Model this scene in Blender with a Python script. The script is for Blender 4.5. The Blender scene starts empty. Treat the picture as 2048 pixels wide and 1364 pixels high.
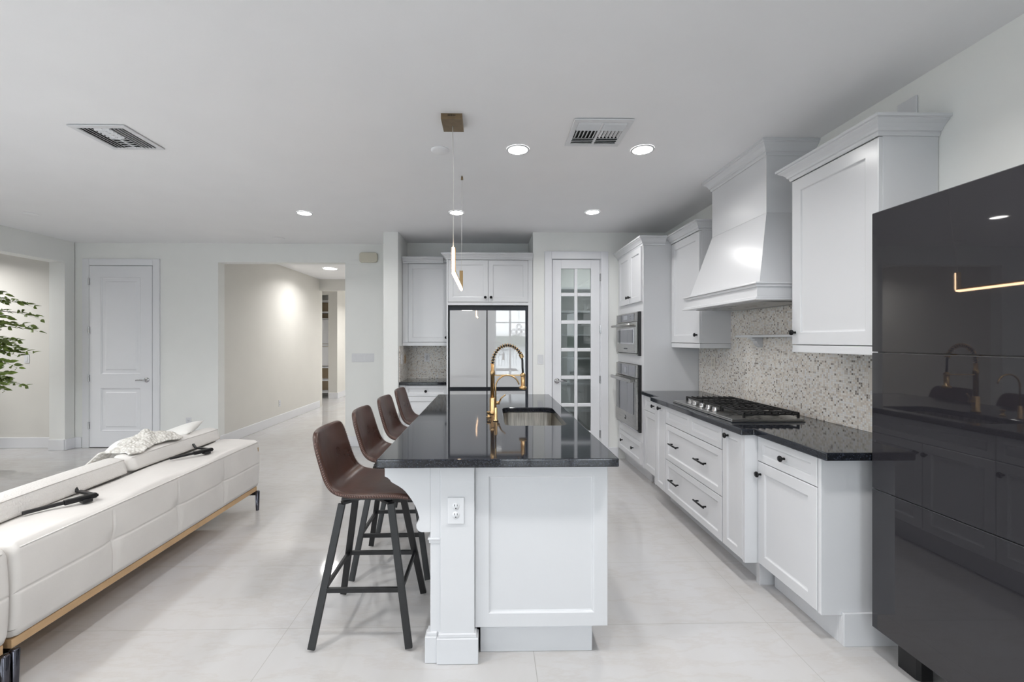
import bpy, bmesh, math, random
from mathutils import Vector, Matrix
random.seed(7)
SC = bpy.context.scene
COL = SC.collection
PI = math.pi
# ------------------------------------------------------------------ camera
cam_d = bpy.data.cameras.new('camera'); cam = bpy.data.objects.new('camera', cam_d); COL.objects.link(cam)
cam.location = (0, 0, 1.44); cam.rotation_euler = (PI/2, 0, -math.atan(0.019))
cam_d.sensor_width = 36; cam_d.lens = 860/2048*36
cam_d.shift_x = 0.0135; cam_d.shift_y = -0.001; cam_d.clip_start = 0.05
SC.camera = cam
# ------------------------------------------------------------------ exposure, sky
SC.view_settings.view_transform = 'Standard'; SC.view_settings.look = 'None'
SC.view_settings.gamma = 1; SC.view_settings.use_curve_mapping = False
SC.view_settings.exposure = 0.56
wd = bpy.data.worlds.new('sky'); SC.world = wd; wd.use_nodes = True
wn = wd.node_tree.nodes; wl = wd.node_tree.links; wn.clear()
wo = wn.new('ShaderNodeOutputWorld'); wb = wn.new('ShaderNodeBackground')
wt = wn.new('ShaderNodeTexCoord'); ws = wn.new('ShaderNodeSeparateXYZ'); wr = wn.new('ShaderNodeValToRGB')
wl.new(wt.outputs['Generated'], ws.inputs[0]); wl.new(ws.outputs['Z'], wr.inputs[0])
wr.color_ramp.elements[0].position = 0.0; wr.color_ramp.elements[0].color = (0.32, 0.33, 0.31, 1)
wr.color_ramp.elements[1].position = 0.5; wr.color_ramp.elements[1].color = (0.84, 0.91, 1.0, 1)
e = wr.color_ramp.elements.new(0.02); e.color = (0.95, 0.97, 1.0, 1)
wl.new(wr.outputs[0], wb.inputs[0]); wb.inputs[1].default_value = 4.4
wl.new(wb.outputs[0], wo.inputs[0])
LAMP_W = 4.5

# ------------------------------------------------------------------ materials
def rgb(r, g, b):   # sRGB 0-255 -> linear
    f = lambda c: (c/255/12.92) if c/255 <= 0.04045 else ((c/255+0.055)/1.055)**2.4
    return (f(r), f(g), f(b), 1)
class NT:
    def __init__(s, name):
        s.m = bpy.data.materials.new(name); s.m.use_nodes = True
        s.t = s.m.node_tree; s.n = s.t.nodes; s.l = s.t.links
        s.b = s.n['Principled BSDF']
    def new(s, t, **k):
        n = s.n.new(t)
        for a, v in k.items(): setattr(n, a, v)
        return n
    def link(s, a, b): s.l.new(a, b)
    def math(s, op, a, b=None, c=None):
        n = s.new('ShaderNodeMath', operation=op)
        for i, v in enumerate((a, b, c)):
            if v is None: continue
            if isinstance(v, (int, float)): n.inputs[i].default_value = v
            else: s.link(v, n.inputs[i])
        return n.outputs[0]
    def pos(s, scale=(1, 1, 1), loc=(0, 0, 0)):
        g = s.new('ShaderNodeTexCoord'); mp = s.new('ShaderNodeMapping')
        mp.inputs['Scale'].default_value = scale; mp.inputs['Location'].default_value = loc
        s.link(g.outputs['Object'], mp.inputs[0]); return mp.outputs[0]
    def noise(s, vec, scale, detail=3, rough=0.5):
        n = s.new('ShaderNodeTexNoise'); n.inputs['Scale'].default_value = scale
        n.inputs['Detail'].default_value = detail; n.inputs['Roughness'].default_value = rough
        s.link(vec, n.inputs['Vector']); return n.outputs[0]
    def ramp(s, fac, stops, interp='LINEAR'):
        r = s.new('ShaderNodeValToRGB'); cr = r.color_ramp; cr.interpolation = interp
        while len(cr.elements) < len(stops): cr.elements.new(0.5)
        for e, (p, c) in zip(cr.elements, stops): e.position = p; e.color = c
        s.link(fac, r.inputs[0]); return r.outputs[0]
    def mix(s, fac, a, b, mode='MIX'):
        n = s.new('ShaderNodeMix', data_type='RGBA', blend_type=mode)
        for sock, v in ((n.inputs[0], fac), (n.inputs[6], a), (n.inputs[7], b)):
            if isinstance(v, (int, float, tuple)): sock.default_value = v
            else: s.link(v, sock)
        return n.outputs[2]
    def bump(s, h, strength=0.2, dist=0.01):
        b = s.new('ShaderNodeBump'); b.inputs['Strength'].default_value = strength; b.inputs['Distance'].default_value = dist
        s.link(h, b.inputs['Height']); s.link(b.outputs[0], s.b.inputs['Normal'])
def mat(name, col, rough=0.5, metal=0.0, spec=0.5, coat=0.0, vary=0.03, vs=3.0, bump=0.0, bs=40.0, emit=None, es=0):
    k = NT(name); b = k.b
    b.inputs['Roughness'].default_value = rough; b.inputs['Metallic'].default_value = metal
    b.inputs['Specular IOR Level'].default_value = spec; b.inputs['Coat Weight'].default_value = coat
    b.inputs['Coat Roughness'].default_value = 0.03
    p = k.pos(); n = k.noise(p, vs)
    lo = tuple(max(0, c*(1-vary)) for c in col[:3])+(1,); hi = tuple(min(1, c*(1+vary)) for c in col[:3])+(1,)
    k.link(k.ramp(n, [(0.3, lo), (0.7, hi)]), b.inputs['Base Color'])
    if bump: k.bump(k.noise(p, bs, 4), bump, 0.002)
    if emit: b.inputs['Emission Color'].default_value = emit; b.inputs['Emission Strength'].default_value = es
    return k.m
M = {}
M['wall'] = mat('wall_paint', rgb(235, 236, 234), 0.75, vary=0.012, bump=0.05, bs=120)
M['wall_warm'] = mat('warm_wall_paint', rgb(222, 220, 215), 0.75, vary=0.012)
M['ceiling'] = mat('ceiling_paint', rgb(240, 240, 242), 0.85, vary=0.01, bump=0.06, bs=150)
M['trim'] = mat('white_trim_paint', rgb(232, 233, 237), 0.35, vary=0.008)
M['cab'] = mat('white_cabinet_lacquer', rgb(214, 215, 218), 0.22, vary=0.008)
M['cabgap'] = mat('shadow_gap_interior', rgb(120, 118, 116), 0.7)
M['black'] = mat('black_knob_metal', rgb(24, 24, 26), 0.35, metal=0.6)
M['blackm'] = mat('black_powder_coat', rgb(19, 19, 21), 0.38, spec=0.5)
M['iron'] = mat('cast_iron', rgb(26, 26, 27), 0.5, spec=0.5, bump=0.2, bs=300)
M['chrome'] = mat('chrome', rgb(190, 190, 192), 0.15, metal=1)
M['gunmetal'] = mat('dark_polished_metal', rgb(92, 92, 100), 0.15, metal=1)
M['gold'] = mat('brushed_gold', rgb(180, 150, 108), 0.28, metal=1, vary=0.05)
M['bronze'] = mat('brushed_bronze', rgb(140, 122, 98), 0.35, metal=1, vary=0.1, vs=30)
M['glossblack'] = mat('glossy_black_lacquer', rgb(38, 37, 41), 0.02, spec=0.6, coat=0.3, vary=0.02)
M['edge_metal'] = mat('cabinet_edge_strip', rgb(120, 120, 124), 0.3, metal=0.8)
M['plastic'] = mat('white_plastic', rgb(218, 219, 222), 0.4)
M['beige'] = mat('beige_plastic', rgb(205, 200, 184), 0.5)
M['stone_plate'] = mat('stone_coloured_plastic', rgb(218, 212, 203), 0.45)
M['dark'] = mat('dark_slot', rgb(20, 20, 20), 0.8)
M['fdark'] = mat('fridge_dark_frame', rgb(44, 46, 52), 0.3, metal=0.5)
M['ovenglass'] = mat('oven_glass', rgb(92, 94, 102), 0.08, spec=0.8, coat=0.4)
M['display'] = mat('display_grey', rgb(150, 153, 160), 0.2)
M['leaf'] = mat('green_leaf', rgb(112, 132, 58), 0.45, vary=0.5, vs=14)
M['bark'] = mat('bark', rgb(92, 76, 60), 0.8, bump=0.5)
M['wood'] = mat('oak_rail', rgb(200, 166, 126), 0.5, vary=0.10, vs=8)
M['linen'] = mat('white_linen', rgb(232, 231, 228), 0.9, bump=0.2, bs=200)
M['pot'] = mat('woven_pot', rgb(190, 180, 160), 0.8)
M['lamp'] = mat('lamp_diffuser', (1, 1, 1, 1), 0.5, emit=(1, 0.98, 0.95, 1), es=14)
M['ledtube'] = mat('warm_led_tube', (1, 0.8, 0.6, 1), 0.5, emit=(1.0, 0.66, 0.40, 1), es=16)
M['cord'] = mat('white_cord', rgb(225, 222, 218), 0.5)
M['tree_far'] = mat('distant_trees', rgb(92, 104, 84), 0.9, vary=0.3)
M['deck'] = mat('deck_concrete', rgb(200, 198, 192), 0.8)
M['sky_reflector'] = mat('added_glossy_sheet', rgb(120, 130, 136), 0.12, spec=0.8)  # low-roughness reflector, added so the outlook mirrors bright sky
M['rail'] = mat('grey_rail', rgb(120, 124, 130), 0.5)
M['stitch'] = mat('pale_thread', rgb(150, 118, 108), 0.7)
M['brown_d'] = mat('mahogany_shelf', rgb(180, 160, 132), 0.6)

def m_steel():
    k = NT('brushed_steel'); b = k.b; b.inputs['Metallic'].default_value = 1
    n = k.noise(k.pos((4, 4, 260)), 3, 3)
    k.link(k.ramp(n, [(0.3, rgb(168, 167, 166)), (0.7, rgb(190, 189, 186))]), b.inputs['Base Color'])
    k.link(k.math('MULTIPLY_ADD', n, 0.2, 0.2), b.inputs['Roughness']); return k.m
M['steel'] = m_steel()
def m_sink():
    k = NT('sink_steel'); b = k.b; b.inputs['Metallic'].default_value = 1
    n = k.noise(k.pos((60, 60, 2)), 1.5, 2)
    k.link(k.ramp(n, [(0.3, rgb(150, 146, 140)), (0.7, rgb(196, 191, 183))]), b.inputs['Base Color'])
    b.inputs['Roughness'].default_value = 0.3; return k.m
M['sink'] = m_sink()
def m_granite():
    k = NT('black_granite'); b = k.b; p = k.pos()
    v = k.new('ShaderNodeTexVoronoi'); v.inputs['Scale'].default_value = 230; k.link(p, v.inputs[0])
    s = k.ramp(v.outputs['Distance'], [(0.0, (1, 1, 1, 1)), (0.34, (0, 0, 0, 1))])
    w = k.new('ShaderNodeTexWhiteNoise'); k.link(v.outputs['Position'], w.inputs[0])
    g = k.math('GREATER_THAN', w.outputs[0], 0.66)
    f = k.math('MULTIPLY', s, g)
    base = k.ramp(k.noise(p, 120, 3), [(0.4, rgb(9, 10, 13)), (0.65, rgb(38, 42, 52))])
    k.link(k.mix(f, base, rgb(104, 114, 132)), b.inputs['Base Color'])
    b.inputs['Roughness'].default_value = 0.06; b.inputs['Specular IOR Level'].default_value = 0.75
    return k.m
M['granite'] = m_granite()
def m_mosaic():
    k = NT('mosaic_tile'); b = k.b; p = k.pos((80, 80, 80), (0.37, 0.41, 0.3))
    fl = k.new('ShaderNodeVectorMath', operation='FLOOR'); k.link(p, fl.inputs[0])
    fr = k.new('ShaderNodeVectorMath', operation='FRACTION'); k.link(p, fr.inputs[0])
    w = k.new('ShaderNodeTexWhiteNoise'); k.link(fl.outputs[0], w.inputs[0])
    c = k.ramp(w.outputs[0], [(0, rgb(232, 229, 224)), (0.34, rgb(222, 214, 204)), (0.58, rgb(208, 199, 189)),
                              (0.72, rgb(186, 178, 172)), (0.80, rgb(226, 226, 226)), (0.94, rgb(132, 124, 118))], 'CONSTANT')
    sx = k.new('ShaderNodeSeparateXYZ'); k.link(fr.outputs[0], sx.inputs[0])
    geo = k.new('ShaderNodeNewGeometry'); sn = k.new('ShaderNodeSeparateXYZ'); k.link(geo.outputs['Normal'], sn.inputs[0])
    ax = k.math('ABSOLUTE', sn.outputs[0]); isx = k.math('GREATER_THAN', ax, 0.5)
    def near(v): return k.math('LESS_THAN', v, 0.13)
    hx = k.math('MULTIPLY', near(sx.outputs[0]), k.math('SUBTRACT', 1.0, isx)); hy = k.math('MULTIPLY', near(sx.outputs[1]), isx)
    g = k.math('MAXIMUM', k.math('MAXIMUM', hx, hy), near(sx.outputs[2]))
    k.link(k.mix(g, c, rgb(206, 201, 194)), b.inputs['Base Color'])
    k.link(k.math('MULTIPLY_ADD', g, 0.5, 0.25), b.inputs['Roughness']); return k.m
M['mosaic'] = m_mosaic()
def m_floor():
    k = NT('polished_porcelain'); b = k.b; p = k.pos()
    sx = k.new('ShaderNodeSeparateXYZ'); k.link(p, sx.inputs[0])
    TX, TY = 1.2085, 0.6045
    fx = k.math('FRACT', k.math('MULTIPLY_ADD', sx.outputs[0], 1/TX, (0.201*-1)/TX+20))
    fy = k.math('FRACT', k.math('MULTIPLY_ADD', sx.outputs[1], 1/TY, (2.165*-1)/TY+20))
    def line(f, t): return k.math('LESS_THAN', k.math('MINIMUM', f, k.math('SUBTRACT', 1.0, f)), t)
    g = k.math('MAXIMUM', line(fx, 0.0016/TX), line(fy, 0.0016/TY))
    w = k.noise(k.pos((1, 0.55, 1)), 1.1, 5, 0.6)
    n2 = k.noise(k.pos((0.7, 2.2, 1)), 2.3, 6, 0.65)
    c = k.ramp(w, [(0.3, rgb(201, 201, 203)), (0.5, rgb(195, 193, 192)), (0.7, rgb(203, 203, 206))])
    v = k.ramp(n2, [(0.46, (1, 1, 1, 1)), (0.5, (0.95, 0.93, 0.91, 1)), (0.54, (1, 1, 1, 1))])
    c = k.mix(0.8, c, v, 'MULTIPLY')
    k.link(k.mix(g, c, rgb(160, 158, 154)), b.inputs['Base Color'])
    k.link(k.math('MULTIPLY_ADD', g, 0.4, 0.07), b.inputs['Roughness'])
    b.inputs['Specular IOR Level'].default_value = 0.55; return k.m
M['floor'] = m_floor()
def m_leather():
    k = NT('brown_leather'); b = k.b; p = k.pos()
    n = k.noise(p, 9, 3, 0.5)
    k.link(k.ramp(n, [(0.3, rgb(58, 38, 32)), (0.5, rgb(66, 44, 37)), (0.75, rgb(76, 52, 43))]), b.inputs['Base Color'])
    k.link(k.ramp(n, [(0.3, (0.27,)*3+(1,)), (0.7, (0.35,)*3+(1,))]), b.inputs['Roughness'])
    h = k.math('ADD', k.noise(k.pos((1, 1, 0.5)), 7, 2), k.math('MULTIPLY', k.noise(p, 90, 3), 0.05))
    k.bump(h, 0.3, 0.012); return k.m
M['leather'] = m_leather()
def m_sofa(name, wov=0.0):
    k = NT(name); b = k.b; p = k.pos()
    k.link(k.ramp(k.noise(p, 4, 4), [(0.3, rgb(212, 209, 206)), (0.7, rgb(221, 218, 215))]), b.inputs['Base Color'])
    b.inputs['Roughness'].default_value = 0.5
    if wov:
        v = k.new('ShaderNodeTexVoronoi'); v.inputs['Scale'].default_value = 130; k.link(p, v.inputs[0]); k.bump(v.outputs[0], 0.7, 0.003)
    else: k.bump(k.noise(p, 60, 5), 0.12, 0.004)
    return k.m
M['sofa'] = m_sofa('white_leather'); M['sofaw'] = m_sofa('perforated_white_fabric', 1)
def m_lace():
    k = NT('lace_throw'); b = k.b; p = k.pos()
    v = k.new('ShaderNodeTexVoronoi'); v.inputs['Scale'].default_value = 60; k.link(p, v.inputs[0])
    k.link(k.ramp(v.outputs[0], [(0.2, rgb(236, 234, 230)), (0.6, rgb(206, 203, 197))]), b.inputs['Base Color'])
    b.inputs['Roughness'].default_value = 0.9; k.bump(v.outputs[0], 1.0, 0.01); return k.m
M['lace'] = m_lace()
def m_glass(name, tint, rough=0.0):
    k = NT(name); b = k.b; b.inputs['Base Color'].default_value = tint
    g = k.new('ShaderNodeBsdfGlossy'); g.inputs['Roughness'].default_value = 0.01
    t = k.new('ShaderNodeBsdfTransparent'); t.inputs[0].default_value = tint
    f = k.new('ShaderNodeFresnel'); f.inputs[0].default_value = 1.55
    mx = k.new('ShaderNodeMixShader'); k.link(k.math('MULTIPLY_ADD', f.outputs[0], 1.6, 0.02), mx.inputs[0])
    k.link(t.outputs[0], mx.inputs[1]); k.link(g.outputs[0], mx.inputs[2])
    k.link(mx.outputs[0], k.n['Material Output'].inputs[0]); return k.m
M['glass'] = m_glass('clear_glass', (0.95, 0.97, 0.97, 1)); M['pglass'] = m_glass('pantry_glass', (0.80, 0.84, 0.84, 1))
def m_fridge():
    k = NT('mirror_glass_panel'); b = k.b
    k.link(k.ramp(k.noise(k.pos(), 2), [(0.3, rgb(196, 197, 200)), (0.7, rgb(200, 201, 203))]), b.inputs['Base Color'])
    b.inputs['IOR'].default_value = 2.1; b.inputs['Roughness'].default_value = 0.015
    return k.m
M['fridge'] = m_fridge()
def m_sheer():
    k = NT('sheer_curtain'); k.b.inputs['Base Color'].default_value = rgb(236, 236, 234)
    t = k.new('ShaderNodeBsdfTranslucent'); t.inputs[0].default_value = (0.8, 0.8, 0.8, 1)
    mx = k.new('ShaderNodeMixShader'); mx.inputs[0].default_value = 0.5
    k.link(k.b.outputs[0], mx.inputs[1]); k.link(t.outputs[0], mx.inputs[2]); k.link(mx.outputs[0], k.n['Material Output'].inputs[0]); return k.m
M['sheer'] = m_sheer()

# ------------------------------------------------------------------ mesh helpers
class MB:
    def __init__(s): s.v = []; s.f = []; s.sm = []
    def add(s, vs, fs, smooth=False):
        o = len(s.v); s.v += [tuple(v) for v in vs]
        s.f += [tuple(o+i for i in f) for f in fs]; s.sm += [smooth]*len(fs); return s
    def box(s, x0, x1, y0, y1, z0, z1):
        if x0 > x1: x0, x1 = x1, x0
        if y0 > y1: y0, y1 = y1, y0
        if z0 > z1: z0, z1 = z1, z0
        return s.add([(x0,y0,z0),(x1,y0,z0),(x1,y1,z0),(x0,y1,z0),(x0,y0,z1),(x1,y0,z1),(x1,y1,z1),(x0,y1,z1)],
              [(0,3,2,1),(4,5,6,7),(0,1,5,4),(1,2,6,5),(2,3,7,6),(3,0,4,7)])
    def frame(s, O, U, V, N, w, h, d):   # oriented box, O = lower-left-back corner
        O, U, V, N = map(Vector, (O, U, V, N)); P = lambda a, b, c: O+U*a+V*b+N*c
        return s.add([P(0,0,0),P(w,0,0),P(w,h,0),P(0,h,0),P(0,0,d),P(w,0,d),P(w,h,d),P(0,h,d)],
              [(0,3,2,1),(4,5,6,7),(0,1,5,4),(1,2,6,5),(2,3,7,6),(3,0,4,7)])
    def panel(s, O, U, V, N, w, h, t=0.02, fr=0.058, rec=0.009, bv=0.012, raised=False):
        O, U, V, N = map(Vector, (O, U, V, N)); P = lambda a, b, c: O+U*a+V*b+N*c
        def ring(i, c): return [P(i,i,c),P(w-i,i,c),P(w-i,h-i,c),P(i,h-i,c)]
        e = 0.0025
        R = [ring(0,0), ring(0,t-e), ring(e,t), ring(fr,t), ring(fr+bv*0.35,t-rec*0.35), ring(fr+bv*0.5,t-rec*0.8), ring(fr+bv,t-rec)]
        if raised: R += [ring(fr+bv+0.03, t-rec), ring(fr+bv+0.045, t-rec*0.2)]
        vs = [p for r in R for p in r]; fs = [(3,2,1,0)]
        for k in range(len(R)-1):
            for i in range(4):
                a = k*4+i; b = k*4+(i+1)%4; fs.append((a, b, b+4, a+4))
        L = (len(R)-1)*4; fs.append((L, L+1, L+2, L+3))
        return s.add(vs, fs)
    def prism(s, pts, axis, a0, a1):     # pts in the two other axes, extruded along axis
        n = len(pts)
        def P(p, a):
            return {'x': (a, p[0], p[1]), 'y': (p[0], a, p[1]), 'z': (p[0], p[1], a)}[axis]
        vs = [P(p, a0) for p in pts]+[P(p, a1) for p in pts]
        fs = [tuple(range(n)), tuple(range(2*n-1, n-1, -1))]+[(i, i+n, (i+1) % n+n, (i+1) % n) for i in range(n)]
        return s.add(vs, fs)
    def lathe(s, prof, O, A, seg=20, smooth=True, caps=True):  # prof [(r, t)]
        O = Vector(O); A = Vector(A).normalized(); B = A.orthogonal().normalized(); C2 = A.cross(B)
        vs = []; fs = []
        for r, t in prof:
            for i in range(seg):
                a = 2*PI*i/seg; vs.append(O+A*t+B*(r*math.cos(a))+C2*(r*math.sin(a)))
        for k in range(len(prof)-1):
            for i in range(seg):
                fs.append((k*seg+i, k*seg+(i+1) % seg, (k+1)*seg+(i+1) % seg, (k+1)*seg+i))
        s.add(vs, fs, smooth)
        if not caps: return s
        s.add(vs[:seg], [tuple(range(seg-1, -1, -1))]); s.add(vs[-seg:], [tuple(range(seg))]); return s
    def cyl(s, a, b, r, seg=14, r2=None):
        a = Vector(a); b = Vector(b); return s.lathe([(r, 0), (r if r2 is None else r2, (b-a).length)], a, b-a, seg)
    def tube(s, pts, r, seg=8, closed=False, smooth=True, flat=1.0, up=None):
        pts = [Vector(p) for p in pts]; n = len(pts); vs = []; fs = []; prev = None
        for i, p in enumerate(pts):
            if closed: t = pts[(i+1) % n]-pts[i-1]
            else: t = pts[min(i+1, n-1)]-pts[max(i-1, 0)]
            t.normalize()
            if prev is None: b = (Vector(up) if up else t.orthogonal()); b = (b-t*b.dot(t)).normalized()
            else: b = (prev-t*prev.dot(t)).normalized()
            prev = b; c = t.cross(b); rr = r[i] if isinstance(r, (list, tuple)) else r
            for k in range(seg):
                a = 2*PI*(k+0.5)/seg; vs.append(p+b*(rr*math.cos(a))+c*(rr*flat*math.sin(a)))
        m = n if closed else n-1
        for i in range(m):
            for k in range(seg):
                j = (i+1) % n; fs.append((i*seg+k, i*seg+(k+1) % seg, j*seg+(k+1) % seg, j*seg+k))
        if not closed: fs += [tuple(range(seg-1, -1, -1)), tuple((n-1)*seg+k for k in range(seg))]
        return s.add(vs, fs, smooth)
    def bar(s, a, b, w, d, up=(0, 0, 1)):    # square-section bar
        a = Vector(a); b = Vector(b); t = (b-a).normalized(); u = Vector(up); u = (u-t*u.dot(t)).normalized(); c = t.cross(u)
        q = [u*(-w/2)+c*(-d/2), u*(w/2)+c*(-d/2), u*(w/2)+c*(d/2), u*(-w/2)+c*(d/2)]
        return s.add([a+k for k in q]+[b+k for k in q], [(3,2,1,0),(4,5,6,7)]+[(i,(i+1)%4,(i+1)%4+4,i+4) for i in range(4)])
    def grid(s, fn, nu, nv, smooth=True, closeu=False):
        vs = [fn(i/(nu-1) if not closeu else i/nu, j/(nv-1)) for i in range(nu) for j in range(nv)]
        fs = [(i*nv+j, ((i+1) % nu)*nv+j, ((i+1) % nu)*nv+j+1, i*nv+j+1) for i in range(nu if closeu else nu-1) for j in range(nv-1)]
        return s.add(vs, fs, smooth)
ORG = {}
def link(name, mb, m, parent=None, bevel=0.0, seg=2, subsurf=0, solid=0.0):
    org = Vector((0, 0, 0))
    if parent is not None: org = ORG[parent.name]
    me = bpy.data.meshes.new(name); me.from_pydata([tuple(Vector(v)-org) for v in mb.v], [], mb.f)
    for p, sm in zip(me.polygons, mb.sm): p.use_smooth = sm
    bm = bmesh.new(); bm.from_mesh(me); bmesh.ops.recalc_face_normals(bm, faces=bm.faces); bm.to_mesh(me); bm.free()
    me.materials.append(m if not isinstance(m, str) else M[m])
    o = bpy.data.objects.new(name, me); COL.objects.link(o)
    if parent is not None: o.parent = parent
    ORG[o.name] = org
    if solid:
        d = o.modifiers.new('solid', 'SOLIDIFY'); d.thickness = solid; d.offset = 0
    if bevel:
        d = o.modifiers.new('bevel', 'BEVEL'); d.width = bevel; d.segments = seg; d.limit_method = 'ANGLE'; d.angle_limit = 0.6
    if subsurf:
        d = o.modifiers.new('sub', 'SUBSURF'); d.levels = subsurf; d.render_levels = subsurf
    return o
def tag(o, label, cat, group=None, kind=None):
    if label: o['label'] = label
    if cat: o['category'] = cat
    if group: o['group'] = group
    if kind: o['kind'] = kind
    return o
def thing(name, label, cat, loc=(0, 0, 0), group=None):
    o = bpy.data.objects.new(name, None); COL.objects.link(o); o.location = loc; o.empty_display_size = 0.1
    ORG[o.name] = Vector(loc); return tag(o, label, cat, group)
def struct(name, mb, m, parent=None, **k):
    o = link(name, mb, m, parent, **k)
    if parent is None: o['kind'] = 'structure'
    return o
def structroot(name, loc):
    o = bpy.data.objects.new(name, None); COL.objects.link(o); o.location = loc; ORG[o.name] = Vector(loc); o['kind'] = 'structure'; return o
def boxm(*a): return MB().box(*a)
def copy_tree(o, parent=None):
    c = o.copy(); COL.objects.link(c); c.parent = parent
    for ch in o.children: copy_tree(ch, c)
    return c
LX = -5.55
X3, Y3, Z3 = (1, 0, 0), (0, 1, 0), (0, 0, 1)
NX, NY = (-1, 0, 0), (0, -1, 0)
H = 2.743; XW = 2.13; YP = 5.19; CT = 0.925; CB = 0.887; CROWN = 2.485

# ------------------------------------------------------------------ room shell
struct('floor', MB().box(-9.2, XW+0.2, 2.5, 12.0, -0.1, 0).box(LX-0.2, XW+0.2, -3.4, 2.5, -0.1, 0), 'floor')
cl = MB().box(-9.2, XW+0.2, 2.5, 12.0, H, H+0.1).box(LX-0.2, XW+0.2, -3.4, 2.5, H, H+0.1)
struct('ceiling', cl, 'ceiling')
struct('wall_right', boxm(XW, XW+0.15, -3.2, 6.5, 0, H), 'wall')
# wall behind the camera with two glazed openings, the wider one added for light
WX = [(-5.35, -1.45), (0.16, 2.0)]
b = MB().box(LX-0.2, WX[0][0], -3.35, -3.2, 0, H).box(WX[0][1], WX[1][0], -3.35, -3.2, 0, H).box(WX[1][1], XW, -3.35, -3.2, 0, H)
for a, c in WX: b.box(a, c, -3.35, -3.2, 2.45, H)
struct('wall_front', b, 'wall')
for i, (a, c) in enumerate(WX):
    fr = MB(); xs = [a, a+(c-a)*0.26, a+(c-a)*0.63, c]
    if i == 0: xs = [a, a+1.0, a+2.0, a+3.0, c]
    for x in xs: fr.box(x-0.03 if x != a else x, x+0.03 if x != c else x, -3.31, -3.25, 0.0, 2.45)
    fr.box(a, c, -3.31, -3.25, 0.0, 0.06).box(a, c, -3.31, -3.25, 2.39, 2.45).box(a, c, -3.30, -3.26, 1.98, 2.01)
    w = struct('window_%d' % (i+1), fr, 'trim')
    struct('window_pane', boxm(a+0.02, c-0.02, -3.285, -3.275, 0.05, 2.40), 'glass', w)
    pl = bpy.data.lights.new('window_portal', 'AREA'); pl.shape = 'RECTANGLE'; pl.size = c-a; pl.size_y = 2.4; pl.cycles.is_portal = True
    po = bpy.data.objects.new('window_portal', pl); COL.objects.link(po); po.location = ((a+c)/2, -3.4, 1.22); po.rotation_euler = (-PI/2, 0, PI); po.rotation_euler = (PI/2, 0, 0)
# left wall: window towards the camera added for daylight, wide opening to the side room further on

LWY = (-2.9, 2.4)
struct('wall_left', MB().box(LX-0.2, LX, -3.2, LWY[0], 0, H).box(LX-0.2, LX, LWY[0], LWY[1], 2.45, H).box(LX-0.2, LX, LWY[1], 2.6, 0, H).box(LX-0.2, LX, 2.6, 5.72, 2.455, H).box(LX-0.2, LX, 5.72, 5.85, 0, H), 'wall')
struct('wall_side_room', MB().box(-9.2, LX-0.2, 5.86, 6.0, 0, H).box(-9.2, -9.1, 2.5, 5.86, 0, H).box(-9.1, LX-0.2, 2.5, 2.6, 0, H), 'wall_warm')
# left back wall with hallway opening
YA = 5.86
struct('wall_back', MB().box(LX-0.2, -3.66, YA, YA+0.14, 0, H).box(-3.66, -1.96, YA, YA+0.14, 2.487, H).box(-1.96, -1.285, YA, YA+0.14, 0, H), 'wall')
struct('wall_column', boxm(-1.285, -1.11, 5.21, 6.0, 0, H), 'wall')
struct('wall_niche', boxm(-1.11, 0.52, 5.80, 5.95, 0, H), 'wall')
# pantry wall with door opening
DX0, DX1, DZ = 0.745, 1.345, 2.42
struct('wall_pantry', MB().box(0.52, DX0, YP, YP+0.12, 0, H).box(DX1, XW, YP, YP+0.12, 0, H).box(DX0, DX1, YP, YP+0.12, DZ, H)
       .box(0.52, 0.60, YP+0.12, 5.8, 0, H), 'wall')
struct('wall_pantry_inside', MB().box(0.6, XW, 6.25, 6.35, 0, H).box(0.52, 0.60, 5.8, 6.35, 0, H), 'wall')
# hallway
struct('wall_hall_left', boxm(-3.80, -3.66, YA+0.14, 9.3, 0, H), 'wall_warm')
struct('wall_hall_right', boxm(-1.96, -1.80, YA+0.14, 11.6, 0, H), 'wall_warm')
struct('wall_hall_beam', MB().box(-3.66, -1.96, 9.3, 9.45, 2.50, H).box(-4.6, -3.66, 9.3, 9.45, 0, H), 'wall_warm')
struct('wall_hall_end', MB().box(-3.98, -3.76, 10.66, 10.75, 0, H).box(-3.86, -3.76, 10.75, 11.5, 0, H).box(-3.76, -1.96, 11.5, 11.6, 0, H)
       .box(-4.6, -3.98, 10.66, 10.75, 2.55, H), 'wall_warm')
struct('wall_closet', MB().box(-4.6, -3.98, 11.2, 11.3, 0, H).box(-4.7, -4.6, 9.45, 11.3, 0, H), 'wall_warm')
sh = thing('shelving_unit', 'tall white built-in shelving seen at the far end of the hallway', 'shelves', (-4.25, 11.0, 0))
link('back_panel', boxm(-4.559, -3.99, 11.185, 11.195, 0.1, 2.45), 'brown_d', sh)
link('side_panel', MB().box(-4.58, -4.56, 10.80, 11.19, 0, 2.5), 'trim', sh)
for z in (0.12, 0.42, 0.74, 1.28, 1.32, 1.95, 2.12, 2.4):
    link('shelf', boxm(-4.56, -3.99, 10.80, 11.19, z, z+0.03), 'trim', sh)
link('door', boxm(-4.56, -3.99, 10.79, 10.80, 0.80, 1.27), 'trim', sh); link('door', boxm(-4.56, -3.99, 10.79, 10.80, 1.36, 1.94), 'trim', sh)
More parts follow.
